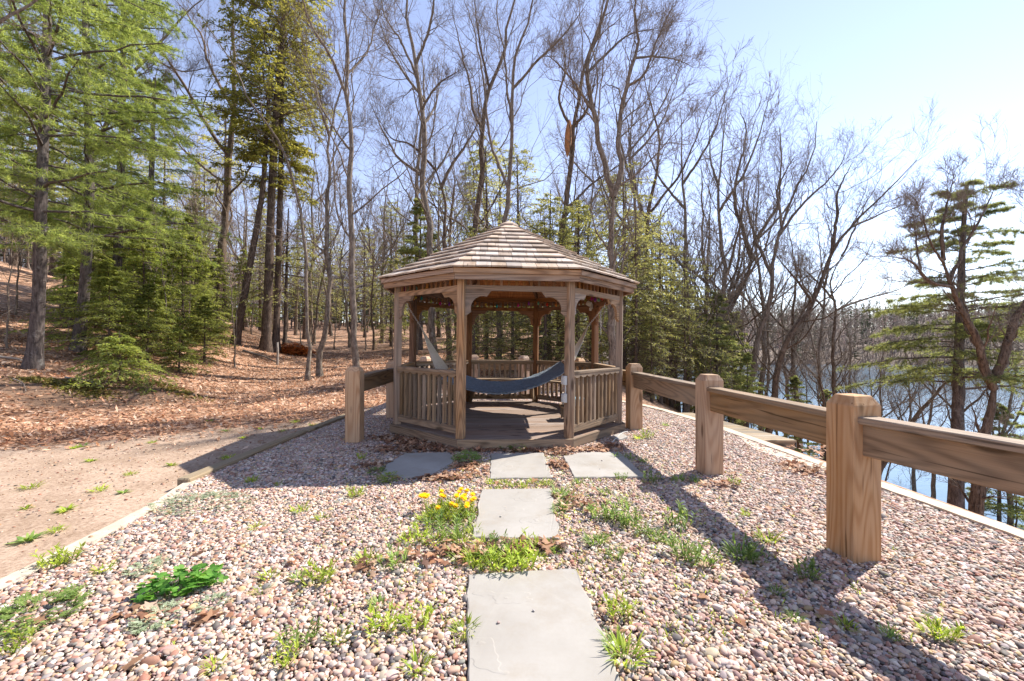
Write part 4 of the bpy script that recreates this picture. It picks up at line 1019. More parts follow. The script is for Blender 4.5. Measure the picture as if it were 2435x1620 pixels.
hero('oak_tree', 16, [([(150, 735), (160, 640), (178, 545), (215, 390), (280, 212), (335, 130), (425, 40), (480, -10)], 11, 4), ([(285, 205), (262, 100), (245, 0)], 5, 2, 1.5), ([(225, 360), (300, 320), (350, 240), (365, 150)], 4, 2, -1), ([(340, 125), (420, 160), (500, 150)], 3, 1.5, 1)],
     'pale leaning trunk curving up out of the pine boughs', 27, lspread=.2)
hero('oak_tree', 7, [([(-420, 900), (-400, 500), (-330, 250), (-300, 0)], 26, 16), ([(-330, 250), (-160, 130), (0, 48), (85, 0), (150, -60)], 11, 4, .5)],
     'thick limb reaching in over the top of the white pines', 28, lspread=.12, dens=.5)
# white pine by the water
b = P(2198, 1190, 12.7); gb = float(gz(b[0], b[1]))
conifer('pine_tree', [([np.array([b[0], b[1], min(gb, b[2])-.1]), P(2208, 800, 12.7), P(2216, 560, 12.7), P(2226, 420, 12.7)], .21, .04)], P(0, 900, 12.7)[2]-min(gb, b[2])+.1, P(0, 425, 12.7)[2]-min(gb, b[2])+.1, 76,
        lambda h: 2.9*(1-.72*h), 'pine', 31, 'layered white pine standing in front of the lake', 'pines', BK_PINE, FO_PINE2, 14, 8, (.13, .007), .16, .16, 11, sublen=.4, dead=14)
# white pines on the left bank
def lp_pine(pts, Y, r0, r1, ylo, yhi, nb, Lf, seed, label, fo=None, skew=None, subs=15, fp=8, m=11, dead=14, w=.006):
    tr = LP(pts, Y); g = float(gz(tr[0][0], tr[0][1])); tr[0] = np.array([tr[0][0], tr[0][1], g-.1]); b0 = tr[0]
    return conifer('pine_tree', [(tr, pr(r0, Y), pr(r1, Y))], P(0, ylo, Y)[2]-b0[2], P(0, yhi, Y)[2]-b0[2], nb, Lf, 'pine', seed, label, 'pines', BK_PINE, fo or FO_PINE, subs, fp, (.13, w), .16, .2, m, sublen=.36, dead=dead, skew=skew)
lp_pine([(75, 872), (88, 700), (95, 450), (105, 200), (110, 0), (115, -200)], 10, 13, 6, 560, -200, 74, lambda h: 2.9*(1-.45*h), 32, 'white pine with lichen spotted trunk on the left bank', skew=-.3)
lp_pine([(178, 842), (196, 640), (206, 400), (200, 180), (196, -20), (195, -150)], 12.2, 11, 5, 560, -150, 66, lambda h: 3.0*(1-.5*h), 33, 'white pine with slim trunk rising through young hemlocks', skew=-.2)
lp_pine([(262, 800), (272, 560), (280, 330), (284, 120), (286, -60)], 15.5, 10, 4, 600, -60, 66, lambda h: 2.9*(1-.5*h), 39, 'white pine whose boughs hang over the thicket', w=.009)
p0 = lp_pine([(-120, 800), (-115, 500), (-110, 200), (-110, -150)], 13, 14, 6, 560, -150, 50, lambda h: 3.2*(1-.4*h), 34, 'white pine at the edge of the left bank', fp=7)
lp_pine([(330, 720), (345, 500), (352, 300), (356, 180)], 19, 9, 3, 560, 190, 44, lambda h: 2.6*(1-.65*h), 35, 'shorter white pine behind the young hemlocks', fp=7, m=8, w=.008)
# triple-trunked hemlock
Y = 19.5; tr = [LP([(612, 815), (620, 600), (628, 380), (640, 200), (655, 0), (662, -140)], Y), LP([(634, 806), (641, 600), (646, 400), (650, 200), (655, 60)], Y+.5), LP([(540, 808), (568, 650), (603, 450), (612, 330), (620, 200)], Y-.4)]
for q in tr: q[0][2] = float(gz(q[0][0], q[0][1]))-.12
zb = tr[0][0][2]
conifer('hemlock_tree', [(tr[0], pr(10.5, Y), pr(4, Y)), (tr[1], pr(8, Y), pr(3.5, Y)), (tr[2], pr(8, Y), pr(3.5, Y))], P(0, 440, Y)[2]-zb, P(0, -130, Y)[2]-zb, 240, lambda h: 3.0*(1-.35*h)*(.62 if h < .25 else 1), 'hemlock', 36, 'old triple trunked hemlock with golden green crown', 'hemlocks', BK_HEM, FO_HEMG, 13, 19, (.14, .024), .2, .22, sublen=.42, dead=40)
conifer('hemlock_tree', [([P(655, 800, 21), P(660, 600, 21), P(664, 480, 21)], .09, .03)], P(0, 690, 21)[2]-P(655, 800, 21)[2], P(0, 560, 21)[2]-P(655, 800, 21)[2], 26, lambda h: 3.0*(1-.4*h), 'hemlock', 37, 'low spreading hemlock boughs under the triple trunk', 'hemlocks', BK_HEM, FO_HEMB, 12, 11, (.12, .02), .28, .1, sublen=.4)
# golden hemlock clump on oak at left
conifer('hemlock_tree', [([P(515, 720, 23), P(518, 500, 23), P(520, 250, 23)], .12, .03)], P(0, 430, 23)[2]-P(515, 720, 23)[2], P(0, 260, 23)[2]-P(515, 720, 23)[2], 34, lambda h: 3.0*(1-.6*h), 'hemlock', 38, 'small crowned hemlock behind the arching oak', 'hemlocks', BK_HEM, FO_HEMG, 11, 10, (.14, .022), .2, .15)

# young hemlocks: three source plants, copied
def young(seed, h, w, nb, fo, label, x, y, fsz, subs=10, fp=7, dr=.25, name='young_hemlock'):
    z0 = float(gz(x, y)); r = np.random.RandomState(seed)
    return conifer(name, [([np.array([x, y, z0-.05]), np.array([x+.02, y, z0+h*.5]), np.array([x+.03*r.randn(), y+.03*r.randn(), z0+h])], .012+.008*h, .004)], .08*h, h*1.0, nb, lambda t: w*(1.02-t)**.8, 'hemlock', seed, label, 'young hemlocks', BK_HEM, fo, subs, fp, fsz, dr, .25, sublen=.42)
y1 = young(51, 1.15, 1.0, 60, FO_HEM, 'low spreading young hemlock at the foot of the bank', *P(275, 870, 9.6)[:2], (.07, .0115), 12, 12, .35)
y2 = young(52, 2.9, 1.25, 95, FO_HEM, 'bushy young hemlock behind the low spreading one', *P(250, 840, 12.0)[:2], (.08, .013), 12, 11)
y3 = young(53, 1.5, .7, 60, FO_HEM, 'small upright young hemlock by the leaf clearing', *P(412, 830, 12.6)[:2], (.065, .011), 10, 10)
y4 = young(54, 4.6, 1.5, 110, FO_HEM, 'tall young hemlock crowded among the pines', *P(330, 800, 14)[:2], (.095, .015), 11, 11)
for i, (x, y, Y, s, src) in enumerate([(170, 830, 12.8, 1.0, y2), (340, 830, 12.6, .85, y2), (215, 800, 15, 1.0, y4), (420, 800, 15, .95, y4), (455, 790, 17, .9, y4), (290, 790, 16.5, 1.1, y4), (380, 790, 17.5, 1.05, y4), (470, 800, 14.5, .8, y2), (500, 795, 20, .9, y4), (560, 780, 24, 1.0, y4), (440, 780, 21, 1.2, y4), (330, 770, 21, 1.2, y4), (240, 760, 21, 1.3, y4)]):
    q = P(x, y, Y); place(src, q[0], q[1], s, i*1.9, 'young hemlock in the thicket below the white pines', 'young hemlocks in the thicket')
# hemlocks and pines behind the gazebo and along the slope
h1 = conifer('hemlock_tree', [([np.array([1.5, 17, float(gz(1.5, 17))-.1]), np.array([1.5, 17, 3.]), np.array([1.55, 17, 7.5])], .1, .02)], .9, 7.0, 92, lambda t: 2.2*(1.05-t)**.55, 'hemlock', 61, 'dense hemlock behind the gazebo', 'hemlocks behind the gazebo', BK_HEM, FO_HEMB, 10, 9, (.12, .019), .22, .15, dead=30)
h2 = conifer('hemlock_tree', [([np.array([-1.5, 24, float(gz(-1.5, 24))-.1]), np.array([-1.4, 24, 6.]), np.array([-1.5, 24, 12.5])], .16, .03)], 2.2, 12., 92, lambda t: 2.7*(1.05-t)**.5, 'hemlock', 62, 'sparse golden hemlock behind the gazebo roof', 'hemlocks behind the gazebo', BK_HEM, FO_HEMB, 9, 9, (.15, .023), .2, .18, dead=40)
h3 = conifer('pine_tree', [([np.array([-5.2, 24, float(gz(-5.2, 24))-.1]), np.array([-5.2, 24, 5.]), np.array([-5.2, 24, 9.])], .12, .03)], 1.6, 8.7, 70, lambda t: 2.3*(1.05-t)**.8, 'pine', 63, 'dark green pine left of the gazebo roof', 'pines', BK_PINE, FO_PINE2, 12, 7, (.14, .011), .15, .2, 9, dead=12)
h4 = conifer('hemlock_tree', [([np.array([4.2, 16, float(gz(4.2, 16))-.1]), np.array([4.25, 16, 3.]), np.array([4.2, 16, 8.2])], .085, .015)], 2.2, 8.3, 58, lambda t: 1.8*(1.1-t)**.4, 'hemlock', 64, 'slim pole hemlock with dead lower twigs by the fence', 'slim hemlocks in the lakeside belt', BK_HEM, FO_HEMB, 9, 9, (.12, .019), .25, .12, dead=70)
spots_h1 = [(1090, 14.6, .75), (1180, 15.5, .72), (1255, 15, .78), (1330, 15.5, .9), (1120, 18.5, .8), (1235, 19, .85), (1470, 16.5, .5), (1420, 25, 1.0), (900, 26, .8), (1360, 24, .9), (1500, 14.5, .45)]
for i, (x, Y, s) in enumerate([(1462, 14.5, .8), (1520, 16, .85), (1545, 19, .95), (1575, 17, .8), (1600, 21, .95), (1440, 19, 1.1), (1490, 21, 1.1), (1625, 19, .75), (1655, 22, .8), (1680, 20, .7), (1535, 24, 1.1), (1710, 24, .65)]):
    q = P(x, 800, Y); place(h4, q[0], q[1], s, i*1.7, 'slim pole hemlock with dead lower twigs by the fence', 'slim hemlocks in the lakeside belt')
for i, (x, Y, s) in enumerate(spots_h1):
    q = P(x, 800, Y); place(h1, q[0], q[1], s, i*2.1, 'dense hemlock in the belt between gazebo and lake' if x > 1400 else 'dense hemlock seen through the gazebo', 'hemlocks behind the gazebo')
for i, (x, Y, s) in enumerate([(1190, 27, 1.05), (1330, 28, .85), (1460, 24, .8), (1550, 25, .8), (1500, 29, 1.0), (1090, 31, 1.1), (900, 33, .9), (840, 37, .8), (1660, 28, .8), (1410, 29, 1.15), (700, 34, .8), (760, 42, .9), (600, 33, .8), (1010, 36, 1.1), (470, 36, 1.1), (300, 30, .95), (120, 28, .95), (380, 33, 1.05), (200, 34, 1.1), (30, 30, 1.0)]):
    q = P(x, 800, Y); place(h2, q[0], q[1], s, i*1.3, 'open crowned hemlock in the woods', 'open hemlocks in the woods')
for i, (x, Y, s) in enumerate([(1650, 18, .7), (1690, 21, .75), (1580, 28, 1.0), (1720, 17, .45), (1830, 19, .5), (1300, 33, 1.1), (1120, 36, 1.1), (450, 28, .9), (250, 26, 1.1), (100, 23, 1.0), (1900, 21, .55), (2300, 17, .75), (2400, 15, .8)]):
    q = P(x, 800, Y); place(h3, q[0], q[1], s, i*2.7, 'soft needled pine among the hardwoods', 'soft pines in the woods')
# ---- woods behind: bare trees, five source trees copied
def wild(seed, H, r0, lean, label, x, y, bk, fork=False, tw=None):
    z0 = float(gz(x, y)); r = np.random.RandomState(seed)
    pts = [np.array([x, y, z0-.1])]+[np.array([x+lean*t+.25*r.randn()*t, y+.25*r.randn()*t, z0+H*t]) for t in (.25, .5, .75, 1.)]
    L = [(pts, r0, r0*.25)]
    for j in range(4 if fork else 3):
        t = .35+.45*r.rand(); b = np.array([np.interp(t, [0, .25, .5, .75, 1], [q[k] for q in pts]) for k in range(3)]); a = r.rand()*6.28; l = H*.38*(1.1-.4*t)
        L.append(([b, b+np.array([cos(a)*l*.3, sin(a)*l*.3, l*.4]), b+np.array([cos(a)*l*.5, sin(a)*l*.5, l])], r0*.42, r0*.1))
    return bare_tree('bare_tree', L, label, 'bare trees in the woods', seed=seed, bk=bk, tw=tw or TWIG2, levels=3, twig=.009, lspread=.24, dens=.9, trunk_sides=7)
LBW = 'leafless hardwood standing deep in the woods'
LBW5 = ['straight grey leafless hardwood deep in the woods', 'tall forked brown leafless hardwood deep in the woods', 'slim leafless hardwood leaning deep in the woods', 'tallest forked grey leafless hardwood deep in the woods', 'short thin brown leafless hardwood deep in the woods']
wsrc = [wild(71, 13, .15, .5, LBW5[0], *P(880, 800, 30)[:2], BK_GREY), wild(72, 16, .19, -.6, LBW5[1], *P(1050, 800, 33)[:2], BK_BROWN, True), wild(73, 11, .1, .9, LBW5[2], *P(720, 800, 27)[:2], BK_GREY), wild(74, 17, .2, .2, LBW5[3], *P(1350, 800, 31)[:2], BK_GREY, True), wild(75, 9, .07, -.4, LBW5[4], *P(860, 800, 24)[:2], BK_BROWN)]
rw = random.Random(5)
pts_used = []
cnt = 0
while cnt < 185:
    Y = 24+rw.random()**.8*60; X = rw.uniform(-1.35, .42)*Y
    if X > xe(Y)+6: continue
    if any((X-a)**2+(Y-b)**2 < 2.2 for a, b in pts_used): continue
    pts_used.append((X, Y)); s = rw.uniform(.75, 1.15); place(rw.choice(wsrc), X, Y, s, rw.uniform(0, 6.28), sz=s*rw.uniform(.85, 1.15)); cnt += 1
# trees along the lake bank on the right
for i, (x, Y, s) in enumerate([(1600, 20, .6), (1640, 24, .7), (1685, 21, .62), (1760, 25, .65), (1820, 22, .6), (1860, 26, .6), (1960, 23, .55), (2030, 20, .5), (2150, 18, .52), (2330, 16, .55), (2440, 14, .6), (1560, 21, .65), (1525, 17, .5), (1470, 19, .8), (1500, 24, .9), (1580, 18, .6), (1615, 23, .75), (1665, 18, .5), (1700, 26, .7), (1730, 20, .5), (1790, 20, .5), (1890, 18, .42), (1930, 27, .6), (2010, 25, .55), (2090, 22, .5)]):
    q = P(x, 800, Y); place(wsrc[i % 5], q[0], q[1], s, i*1.7, 'leafless tree on the bank above the water', 'leafless trees on the lake bank')
for i, (x, Y, s, k) in enumerate([(1520, 22, 1.1, 1), (1590, 24, 1.05, 3), (1650, 21, .95, 3), (1700, 25, 1.0, 1), (1760, 23, .9, 3), (1840, 24, .92, 1), (1900, 22, .8, 3), (1960, 24, .85, 0), (2020, 22, .75, 0), (2100, 20, .68, 0), (2200, 19, .7, 1), (2320, 17, .62, 3), (1480, 25, 1.1, 0), (1625, 27, 1.1, 1), (1800, 27, 1.0, 0)]):
    q = P(x, 800, Y); place(wsrc[k], q[0], q[1], s, i*2.3, 'tall leafless tree rising from the lake bank', 'tall leafless trees on the lake bank')
# thin saplings in the clearing and thicket
sp1 = bare_tree('sapling', [([np.array([-9.8, 15, float(gz(-9.8, 15))-.05]), np.array([-9.7, 15, 2.3]), np.array([-9.5, 15, 4.6])], .028, .008)], 'thin bare sapling stem at the wood edge', 'thin saplings', seed=81, levels=2, twig=.004, lspread=.18, tw=TWIG2, trunk_sides=6)
for i, (x, Y, s) in enumerate([(20, 11, .9), (35, 14, 1.1), (95, 13, .8), (145, 16, 1.2), (470, 17, 1.1), (540, 18, 1.2), (580, 23, 1.3), (690, 22, 1.2), (720, 25, 1.3), (770, 24, 1.2), (840, 24, 1.2), (905, 20, 1.1), (960, 22, 1.2), (385, 14, 1.0), (360, 15.5, 1.2), (430, 16, 1.2), (1060, 18, 1.0), (1215, 20, 1.1), (1640, 16, .8), (1690, 17, .8), (1750, 18, .8), (1850, 17, .7), (1480, 17, 1.0), (1130, 22, 1.1), (600, 26, 1.3), (660, 27, 1.4), (505, 24, 1.3)]):
    q = P(x, 800, Y); place(sp1, q[0], q[1], s, i*2.2, 'thin bare sapling stem at the wood edge', 'thin saplings')
# trees off to the right of the picture's shade side
# ---- far shore woods (too far and too many to count): one object
rf = np.random.RandomState(91)
def spikes(b, d, L, w):
    n = len(b); d = unit(d); s = unit(np.cross(d, rf.randn(n, 3))); s2 = np.cross(d, s)
    V = np.stack([b+s*w, b-s*w*.5+s2*w*.87, b-s*w*.5-s2*w*.87, b+d*L], 1).reshape(-1, 3); i = np.arange(n)*4
    return V, np.concatenate([np.stack([i, i+1, i+3], 1), np.stack([i+1, i+2, i+3], 1), np.stack([i+2, i, i+3], 1)])
def far_woods(name, label, base_, Hf, conp, mb, mc, wt, wb, wc, lc):
    nf = len(base_); con = rf.rand(nf) < conp; vt, tt_, ct = [], [], []; off = 0
    def add(V, T, c):
        nonlocal off
        vt.append(V); tt_.append(T+off); off += len(V); ct.append(c)
    bb = base_[~con]; hh = Hf[~con]; cb = np.array([.2, .16, .14])*np.exp(.25*rf.randn(len(bb)))[:, None]; red = rf.rand(len(bb)) < .07; cb[red] = (.3, .17, .16)
    V1, T1 = spikes(bb, np.c_[.07*rf.randn(len(bb), 2), np.ones(len(bb))], hh[:, None], wt); add(V1, T1, np.repeat(cb*.85, 4, 0))
    bi = np.repeat(np.arange(len(bb)), mb); tq = .22+.74*rf.rand(len(bi)); az = rf.rand(len(bi))*6.28
    b2 = bb[bi]+np.c_[np.zeros((len(bi), 2)), tq*hh[bi]]; d2 = np.c_[np.cos(az)*.75, np.sin(az)*.75, .8+.3*rf.randn(len(bi))]
    V1, T1 = spikes(b2, d2, (hh[bi]*.34*(1.15-.7*tq)*(.6+.8*rf.rand(len(bi))))[:, None], wb); add(V1, T1, np.repeat(cb[bi], 4, 0))
    bb = base_[con]; hh = Hf[con]*1.05*(.7+.5*rf.rand(con.sum())); bi = np.repeat(np.arange(len(bb)), mc); tq = .1+.9*rf.rand(len(bi)); az = rf.rand(len(bi))*6.28
    b2 = bb[bi]+np.c_[np.zeros((len(bi), 2)), tq*hh[bi]]; d2 = np.c_[np.cos(az), np.sin(az), -.05+.25*rf.randn(len(bi))]
    V1, T1 = spikes(b2, d2, (lc*(1.08-tq)**.8*(.5+.8*rf.rand(len(bi))))[:, None], wc); add(V1, T1, np.repeat((np.array([.085, .105, .055])*np.exp(.3*rf.randn(len(bb)))[:, None])[bi], 4, 0))
    o = obj(name, np_mesh(name, np.concatenate(vt), tris=np.concatenate(tt_), cols=np.concatenate(ct)), M_LEAF); tag(o, kind='stuff', label=label, cat='woods')
nf = 4600; fxp = rf.rand(nf)*560-40; fdp = 2+rf.rand(nf)**1.3*150
sh_ = 136+5*np.sin(fxp*.021+1)+3*np.sin(fxp*.07); fyp = sh_+fdp; fzp = np.interp(fdp, fd, fh)*(1+.15*np.sin(fxp*.013+2))
far_woods('far_shore_woods', 'grey brown woods covering the far lake shore', np.c_[fxp, fyp, fzp-.3], 8+8*rf.rand(nf), .2, 17, 40, .14, .085, .28, 2.8)
nf = 1500; fyp = 52+70*rf.rand(nf); fxp = (-1.5+1.55*rf.rand(nf))*fyp; kk = fxp < xe(fyp)+3; fxp, fyp = fxp[kk], fyp[kk]
far_woods('distant_woods', 'distant leafless woods closing the view behind the clearing', np.c_[fxp, fyp, gz(fxp, fyp)-.3], 7+9*rf.rand(len(fxp)), .16, 26, 60, .1, .03, .1, 2.4)
# SECTION-SMALL
# ================================================================== fallen leaves
rl_ = np.random.RandomState(17)
LEAFPAL = np.array([(.5, .28, .16), (.38, .19, .105), (.58, .38, .25), (.26, .125, .072), (.6, .44, .32), (.44, .23, .135), (.17, .085, .055)])
LEAFP = np.array([.26, .2, .16, .12, .1, .1, .06])
def leaf_mesh(name, pos, size, cols, lobes, flat=.35, lift=.01):
    """each leaf: a fan around its midrib point, lobed outline, curled"""
    n = len(pos); m = lobes; th = np.arange(m)*2*pi/m
    rad = np.where(np.arange(m) % 2 == 0, 1., .55); rad = rad*(1+.25*np.cos(th))
    ox = np.cos(th)*rad*.62; oy = np.sin(th)*rad*.42
    curl = rl_.randn(n, 1)*.35; curl2 = rl_.randn(n, 1)*.22
    loc = np.zeros((n, m+1, 3)); loc[:, 1:, 0] = ox; loc[:, 1:, 1] = oy
    loc[:, 1:, 2] = curl*(oy[None]**2)*2.2+curl2*(ox[None]**2)*1.2+.06*rl_.randn(n, m)
    a = rl_.rand(n)*6.28; tx = rl_.randn(n)*flat; ty = rl_.randn(n)*flat
    ca, sa = np.cos(a), np.sin(a); X = loc[..., 0]; Yl = loc[..., 1]; Z = loc[..., 2]+X*np.tan(np.clip(tx, -1, 1))[:, None]+Yl*np.tan(np.clip(ty, -1, 1))[:, None]
    V = np.stack([X*ca[:, None]-Yl*sa[:, None], X*sa[:, None]+Yl*ca[:, None], Z], -1)*size[:, None, None]
    V[..., 2] -= np.minimum(V[..., 2].min(1, keepdims=True), 0)*.8
    V = V+pos[:, None, :]+np.array([0, 0, lift])
    i = (np.arange(n)*(m+1))[:, None]; k = np.arange(m)[None, :]
    T = np.stack([i+0*k, i+1+k, i+1+(k+1) % m], -1).reshape(-1, 3)
    return np_mesh(name, V.reshape(-1, 3), tris=T, cols=np.repeat(cols, m+1, 0))
def leafcols(n, dark=1.): return LEAFPAL[rl_.choice(7, n, p=LEAFP)]*np.exp(.22*rl_.randn(n))[:, None]*dark
# forest floor
n = 60000; Y = 5.6+17*rl_.rand(n)**1.5; X = -17+16.5*rl_.rand(n)
mk = (Y > 5.9+(X+6.7)*.66+.5*rl_.randn(n)) | ((X < -9.4) & (Y > 5)); mk &= ~in_poly(X, Y, PAD)
mk &= rl_.rand(n) > .8*np.exp(-(((X+9.3)/1.7)**2+((Y-8.6)/.9)**2)); mk |= (rl_.rand(n) < .03) & (X < -3.3) & (Y < 8.5); mk &= X/Y > -1.4
X, Y = X[mk], Y[mk]; n = len(X)
o = obj('fallen_leaves', leaf_mesh('fallen_leaves', np.c_[X, Y, gz(X, Y)], .05+.045*rl_.rand(n), leafcols(n, 1.1), 4, .28), M_LEAF)
tag(o, kind='stuff', label='brown fallen leaves lying over the forest floor', cat='leaves')
# leaves drifted around the gazebo and across the gravel
pts = []
def drift(x, y, sx, sy, k):
    k = int(k*1.9)
    c = G(x, y); pts.append(np.c_[c[0]+rl_.randn(k)*sx, c[1]+rl_.randn(k)*sy])
for a in np.linspace(0, 1, 14): drift(900+140*a, 1012+28*a, .12, .07, 42)
for a in np.linspace(0, 1, 10): drift(1050+230*a, 1040+2*a, .12, .045, 18)
drift(985, 1030, .25, .08, 90); drift(870, 1075, .2, .12, 40); drift(920, 1040, .25, .1, 80); drift(1020, 1105, .16, .06, 60); drift(1075, 1080, .12, .08, 40); drift(1285, 1075, .06, .1, 40); drift(1350, 1040, .2, .05, 50); drift(1400, 1030, .15, .05, 30); drift(1280, 1050, .1, .04, 24)
drift(1850, 1085, .1, .12, 60); drift(1655, 1120, .1, .05, 14); drift(1140, 1275, .15, .05, 34); drift(1230, 1265, .14, .04, 30); drift(1000, 1290, .15, .06, 16); drift(1320, 1160, .12, .15, 26); drift(840, 1320, .06, .05, 5); drift(330, 1425, .06, .04, 7); drift(470, 1440, .05, .04, 6); drift(1900, 1045, .2, .2, 30)
pp = np.vstack(pts+[np.c_[-2.6+5.6*rl_.rand(120), 1.7+7*rl_.rand(120)]])
lx, ly = pp[:, 0]-GZX, pp[:, 1]-GZY; oc = np.max(np.stack([lx*np.sin(GTH+k*pi/4)-ly*np.cos(GTH+k*pi/4) for k in range(8)]), 0)
ks_ = oc > ap_d+.02
for poly, _ in SLABS.values(): ks_ &= ~in_poly(pp[:, 0], pp[:, 1], [tuple(q) for q in poly])
pp = pp[ks_]; n = len(pp)
o = obj('drifted_leaves', leaf_mesh('drifted_leaves', np.c_[pp, np.full(n, .018)+.02*rl_.rand(n)], .04+.042*rl_.rand(n), leafcols(n, .8), 10, .22, .0), M_LEAF)
tag(o, kind='stuff', label='dry oak leaves drifted against the gazebo base and slabs', cat='leaves')
dk = [(-.75, -1.1), (-.45, -.95), (.9, -.2), (.6, .5), (-.2, 1.0), (-.6, .9)]
q = np.array([gw(x, y, Z_D) for x, y in dk])
o = obj('deck_leaves', leaf_mesh('deck_leaves', q, np.full(len(dk), .07), leafcols(len(dk)), 10, .2, .004), M_LEAF); tag(o, kind='stuff', label='few dry leaves on the gazebo floor', cat='leaves')

# ================================================================== weeds
def blades(r, n, L, W, lean=.6, droop=.5, rad=.05, base=0.):
    az = r.rand(n)*6.28; rr = rad*np.sqrt(r.rand(n)); a2 = az+.5*r.randn(n)
    b = np.c_[np.cos(az)*rr, np.sin(az)*rr, np.full(n, base)]; o_ = np.c_[np.cos(a2), np.sin(a2), np.zeros(n)]
    Ln = L*(.5+.7*r.rand(n)); le = lean*(.3+.9*r.rand(n)); s = np.c_[-np.sin(a2), np.cos(a2), np.zeros(n)]; w = W*(.6+.7*r.rand(n))
    P_ = []
    for t, ww in ((0, .35), (.35, 1.), (.7, .75), (1., .03)):
        c = b+o_*(Ln*t*np.sin(le+droop*t))[:, None]+UP*(Ln*t*np.cos(le+droop*t))[:, None]
        P_ += [c+s*(w*ww)[:, None], c-s*(w*ww)[:, None]]
    V = np.stack(P_, 1).reshape(-1, 3); i = (np.arange(n)*8)[:, None]
    Qd = np.concatenate([np.stack([i[:, 0]+2*k, i[:, 0]+2*k+1, i[:, 0]+2*k+3, i[:, 0]+2*k+2], 1) for k in range(3)])
    return V, Qd
def stemmed(r, n, H, leafL, leafW, rad, per=7):          # upright stems carrying small leaves
    parts = []; az = r.rand(n)*6.28; rr = rad*np.sqrt(r.rand(n))
    for i in range(n):
        b = np.array([cos(az[i])*rr[i], sin(az[i])*rr[i], 0]); h = H*(.5+.7*r.rand()); d = unit(np.array([cos(az[i])*.35, sin(az[i])*.35, 1])+.15*r.randn(3))
        parts.append(tubes(np.array([b, b+d*h]), np.array([.0018, .001]), 3))
        V, Qd = blades(r, per, leafL, leafW, .9, .3, .002); t = r.rand(per)**.7
        V = V.reshape(per, 8, 3)+(b+d[None]*(h*t)[:, None])[:, None, :]; parts.append((V.reshape(-1, 3), Qd))
    return join(parts)
def feathery(r, n, L, rad, H):                           # divided leaves: a midrib with paired lobes
    parts = []
    az = r.rand(n)*6.28; rr = rad*np.sqrt(r.rand(n)); sq = np.array([1., 1., 1.])
    for i in range(n):
        b = np.array([cos(az[i])*rr[i], sin(az[i])*rr[i], H*r.rand()*(1-.6*rr[i]/rad)]); a = az[i]+.7*r.randn(); up_ = .5*r.rand()
        d = unit(np.array([cos(a), sin(a), up_])); s = unit(np.cross(d, UP)); l = L*(.6+.7*r.rand()); V = []; 
        for j, t in enumerate((.2, .4, .6, .8)):
            for sg in (-1, 1):
                p = b+d*l*t; e = unit(d*.7+s*sg+.15*r.randn(3)); q_ = l*.36*(1.1-.6*t); w = np.cross(e, UP+.2*r.randn(3)); w = unit(w)*q_*.26
                V += [p, p+e*q_*.55+w, p+e*q_, p+e*q_*.55-w]
        V += [b, b+d*l*.5+s*.003, b+d*l, b+d*l*.5-s*.003]
        V = np.array(V); parts.append((V, np.arange(len(V)).reshape(-1, 4)))
    return join(parts)
def clover(r, n, rad, H, lr):
    parts = []; az = r.rand(n)*6.28; rr = rad*np.sqrt(r.rand(n))
    for i in range(n):
        top = np.array([cos(az[i])*rr[i], sin(az[i])*rr[i]*.8, H*(.35+.65*r.rand())*(1-.45*(rr[i]/rad)**2)]); base_ = top*np.array([.8, .8, 0])
        parts.append(tubes(np.array([base_, top]), np.array([.0015, .0012]), 3)); a0 = r.rand()*6.28; tl = .3*r.randn(2)
        for k in range(3):
            a = a0+k*2.094; c = top+np.array([cos(a), sin(a), 0])*lr*.85; th = np.arange(8)*pi/4; v = c+np.c_[np.cos(th)*lr*.8, np.sin(th)*lr*.8, np.zeros(8)]
            v[:, 2] += (v[:, 0]-top[0])*tl[0]+(v[:, 1]-top[1])*tl[1]+.15*np.hypot(v[:, 0]-top[0], v[:, 1]-top[1]); parts.append((v, np.array([[0, 1, 2, 3], [0, 3, 4, 7], [4, 5, 6, 7]])))
    return join(parts)
rr_w = np.random.RandomState(23)
def mk(name, VQ): return np_mesh(name, VQ[0], quads=VQ[1])
tuf = [mk('weed_tuft', blades(rr_w, 46, .085, .0042, .55, .5, .05)) for _ in range(3)]+[mk('weed_tuft', stemmed(rr_w, 15, .1, .04, .0048, .06)) for _ in range(3)]
tuf_l = [mk('weed_rosette', blades(rr_w, 26, .07, .008, .95, .35, .02)) for _ in range(2)]
for m_ in tuf+tuf_l: m_.materials.append(FO_WEED)
def weed(me, x, y, s, rz, label, group, mat=None, name='weed_tuft', cat='weed', sz=1.):
    c = G(x, y); o = obj(name, me if mat is None else with_mat(me, mat), None, None, Matrix.Translation((c[0], c[1], .006)) @ Matrix.Rotation(rz, 4, 'Z') @ Matrix.Diagonal((s, s, s*sz, 1)))
    return tag(o, label, cat, group)
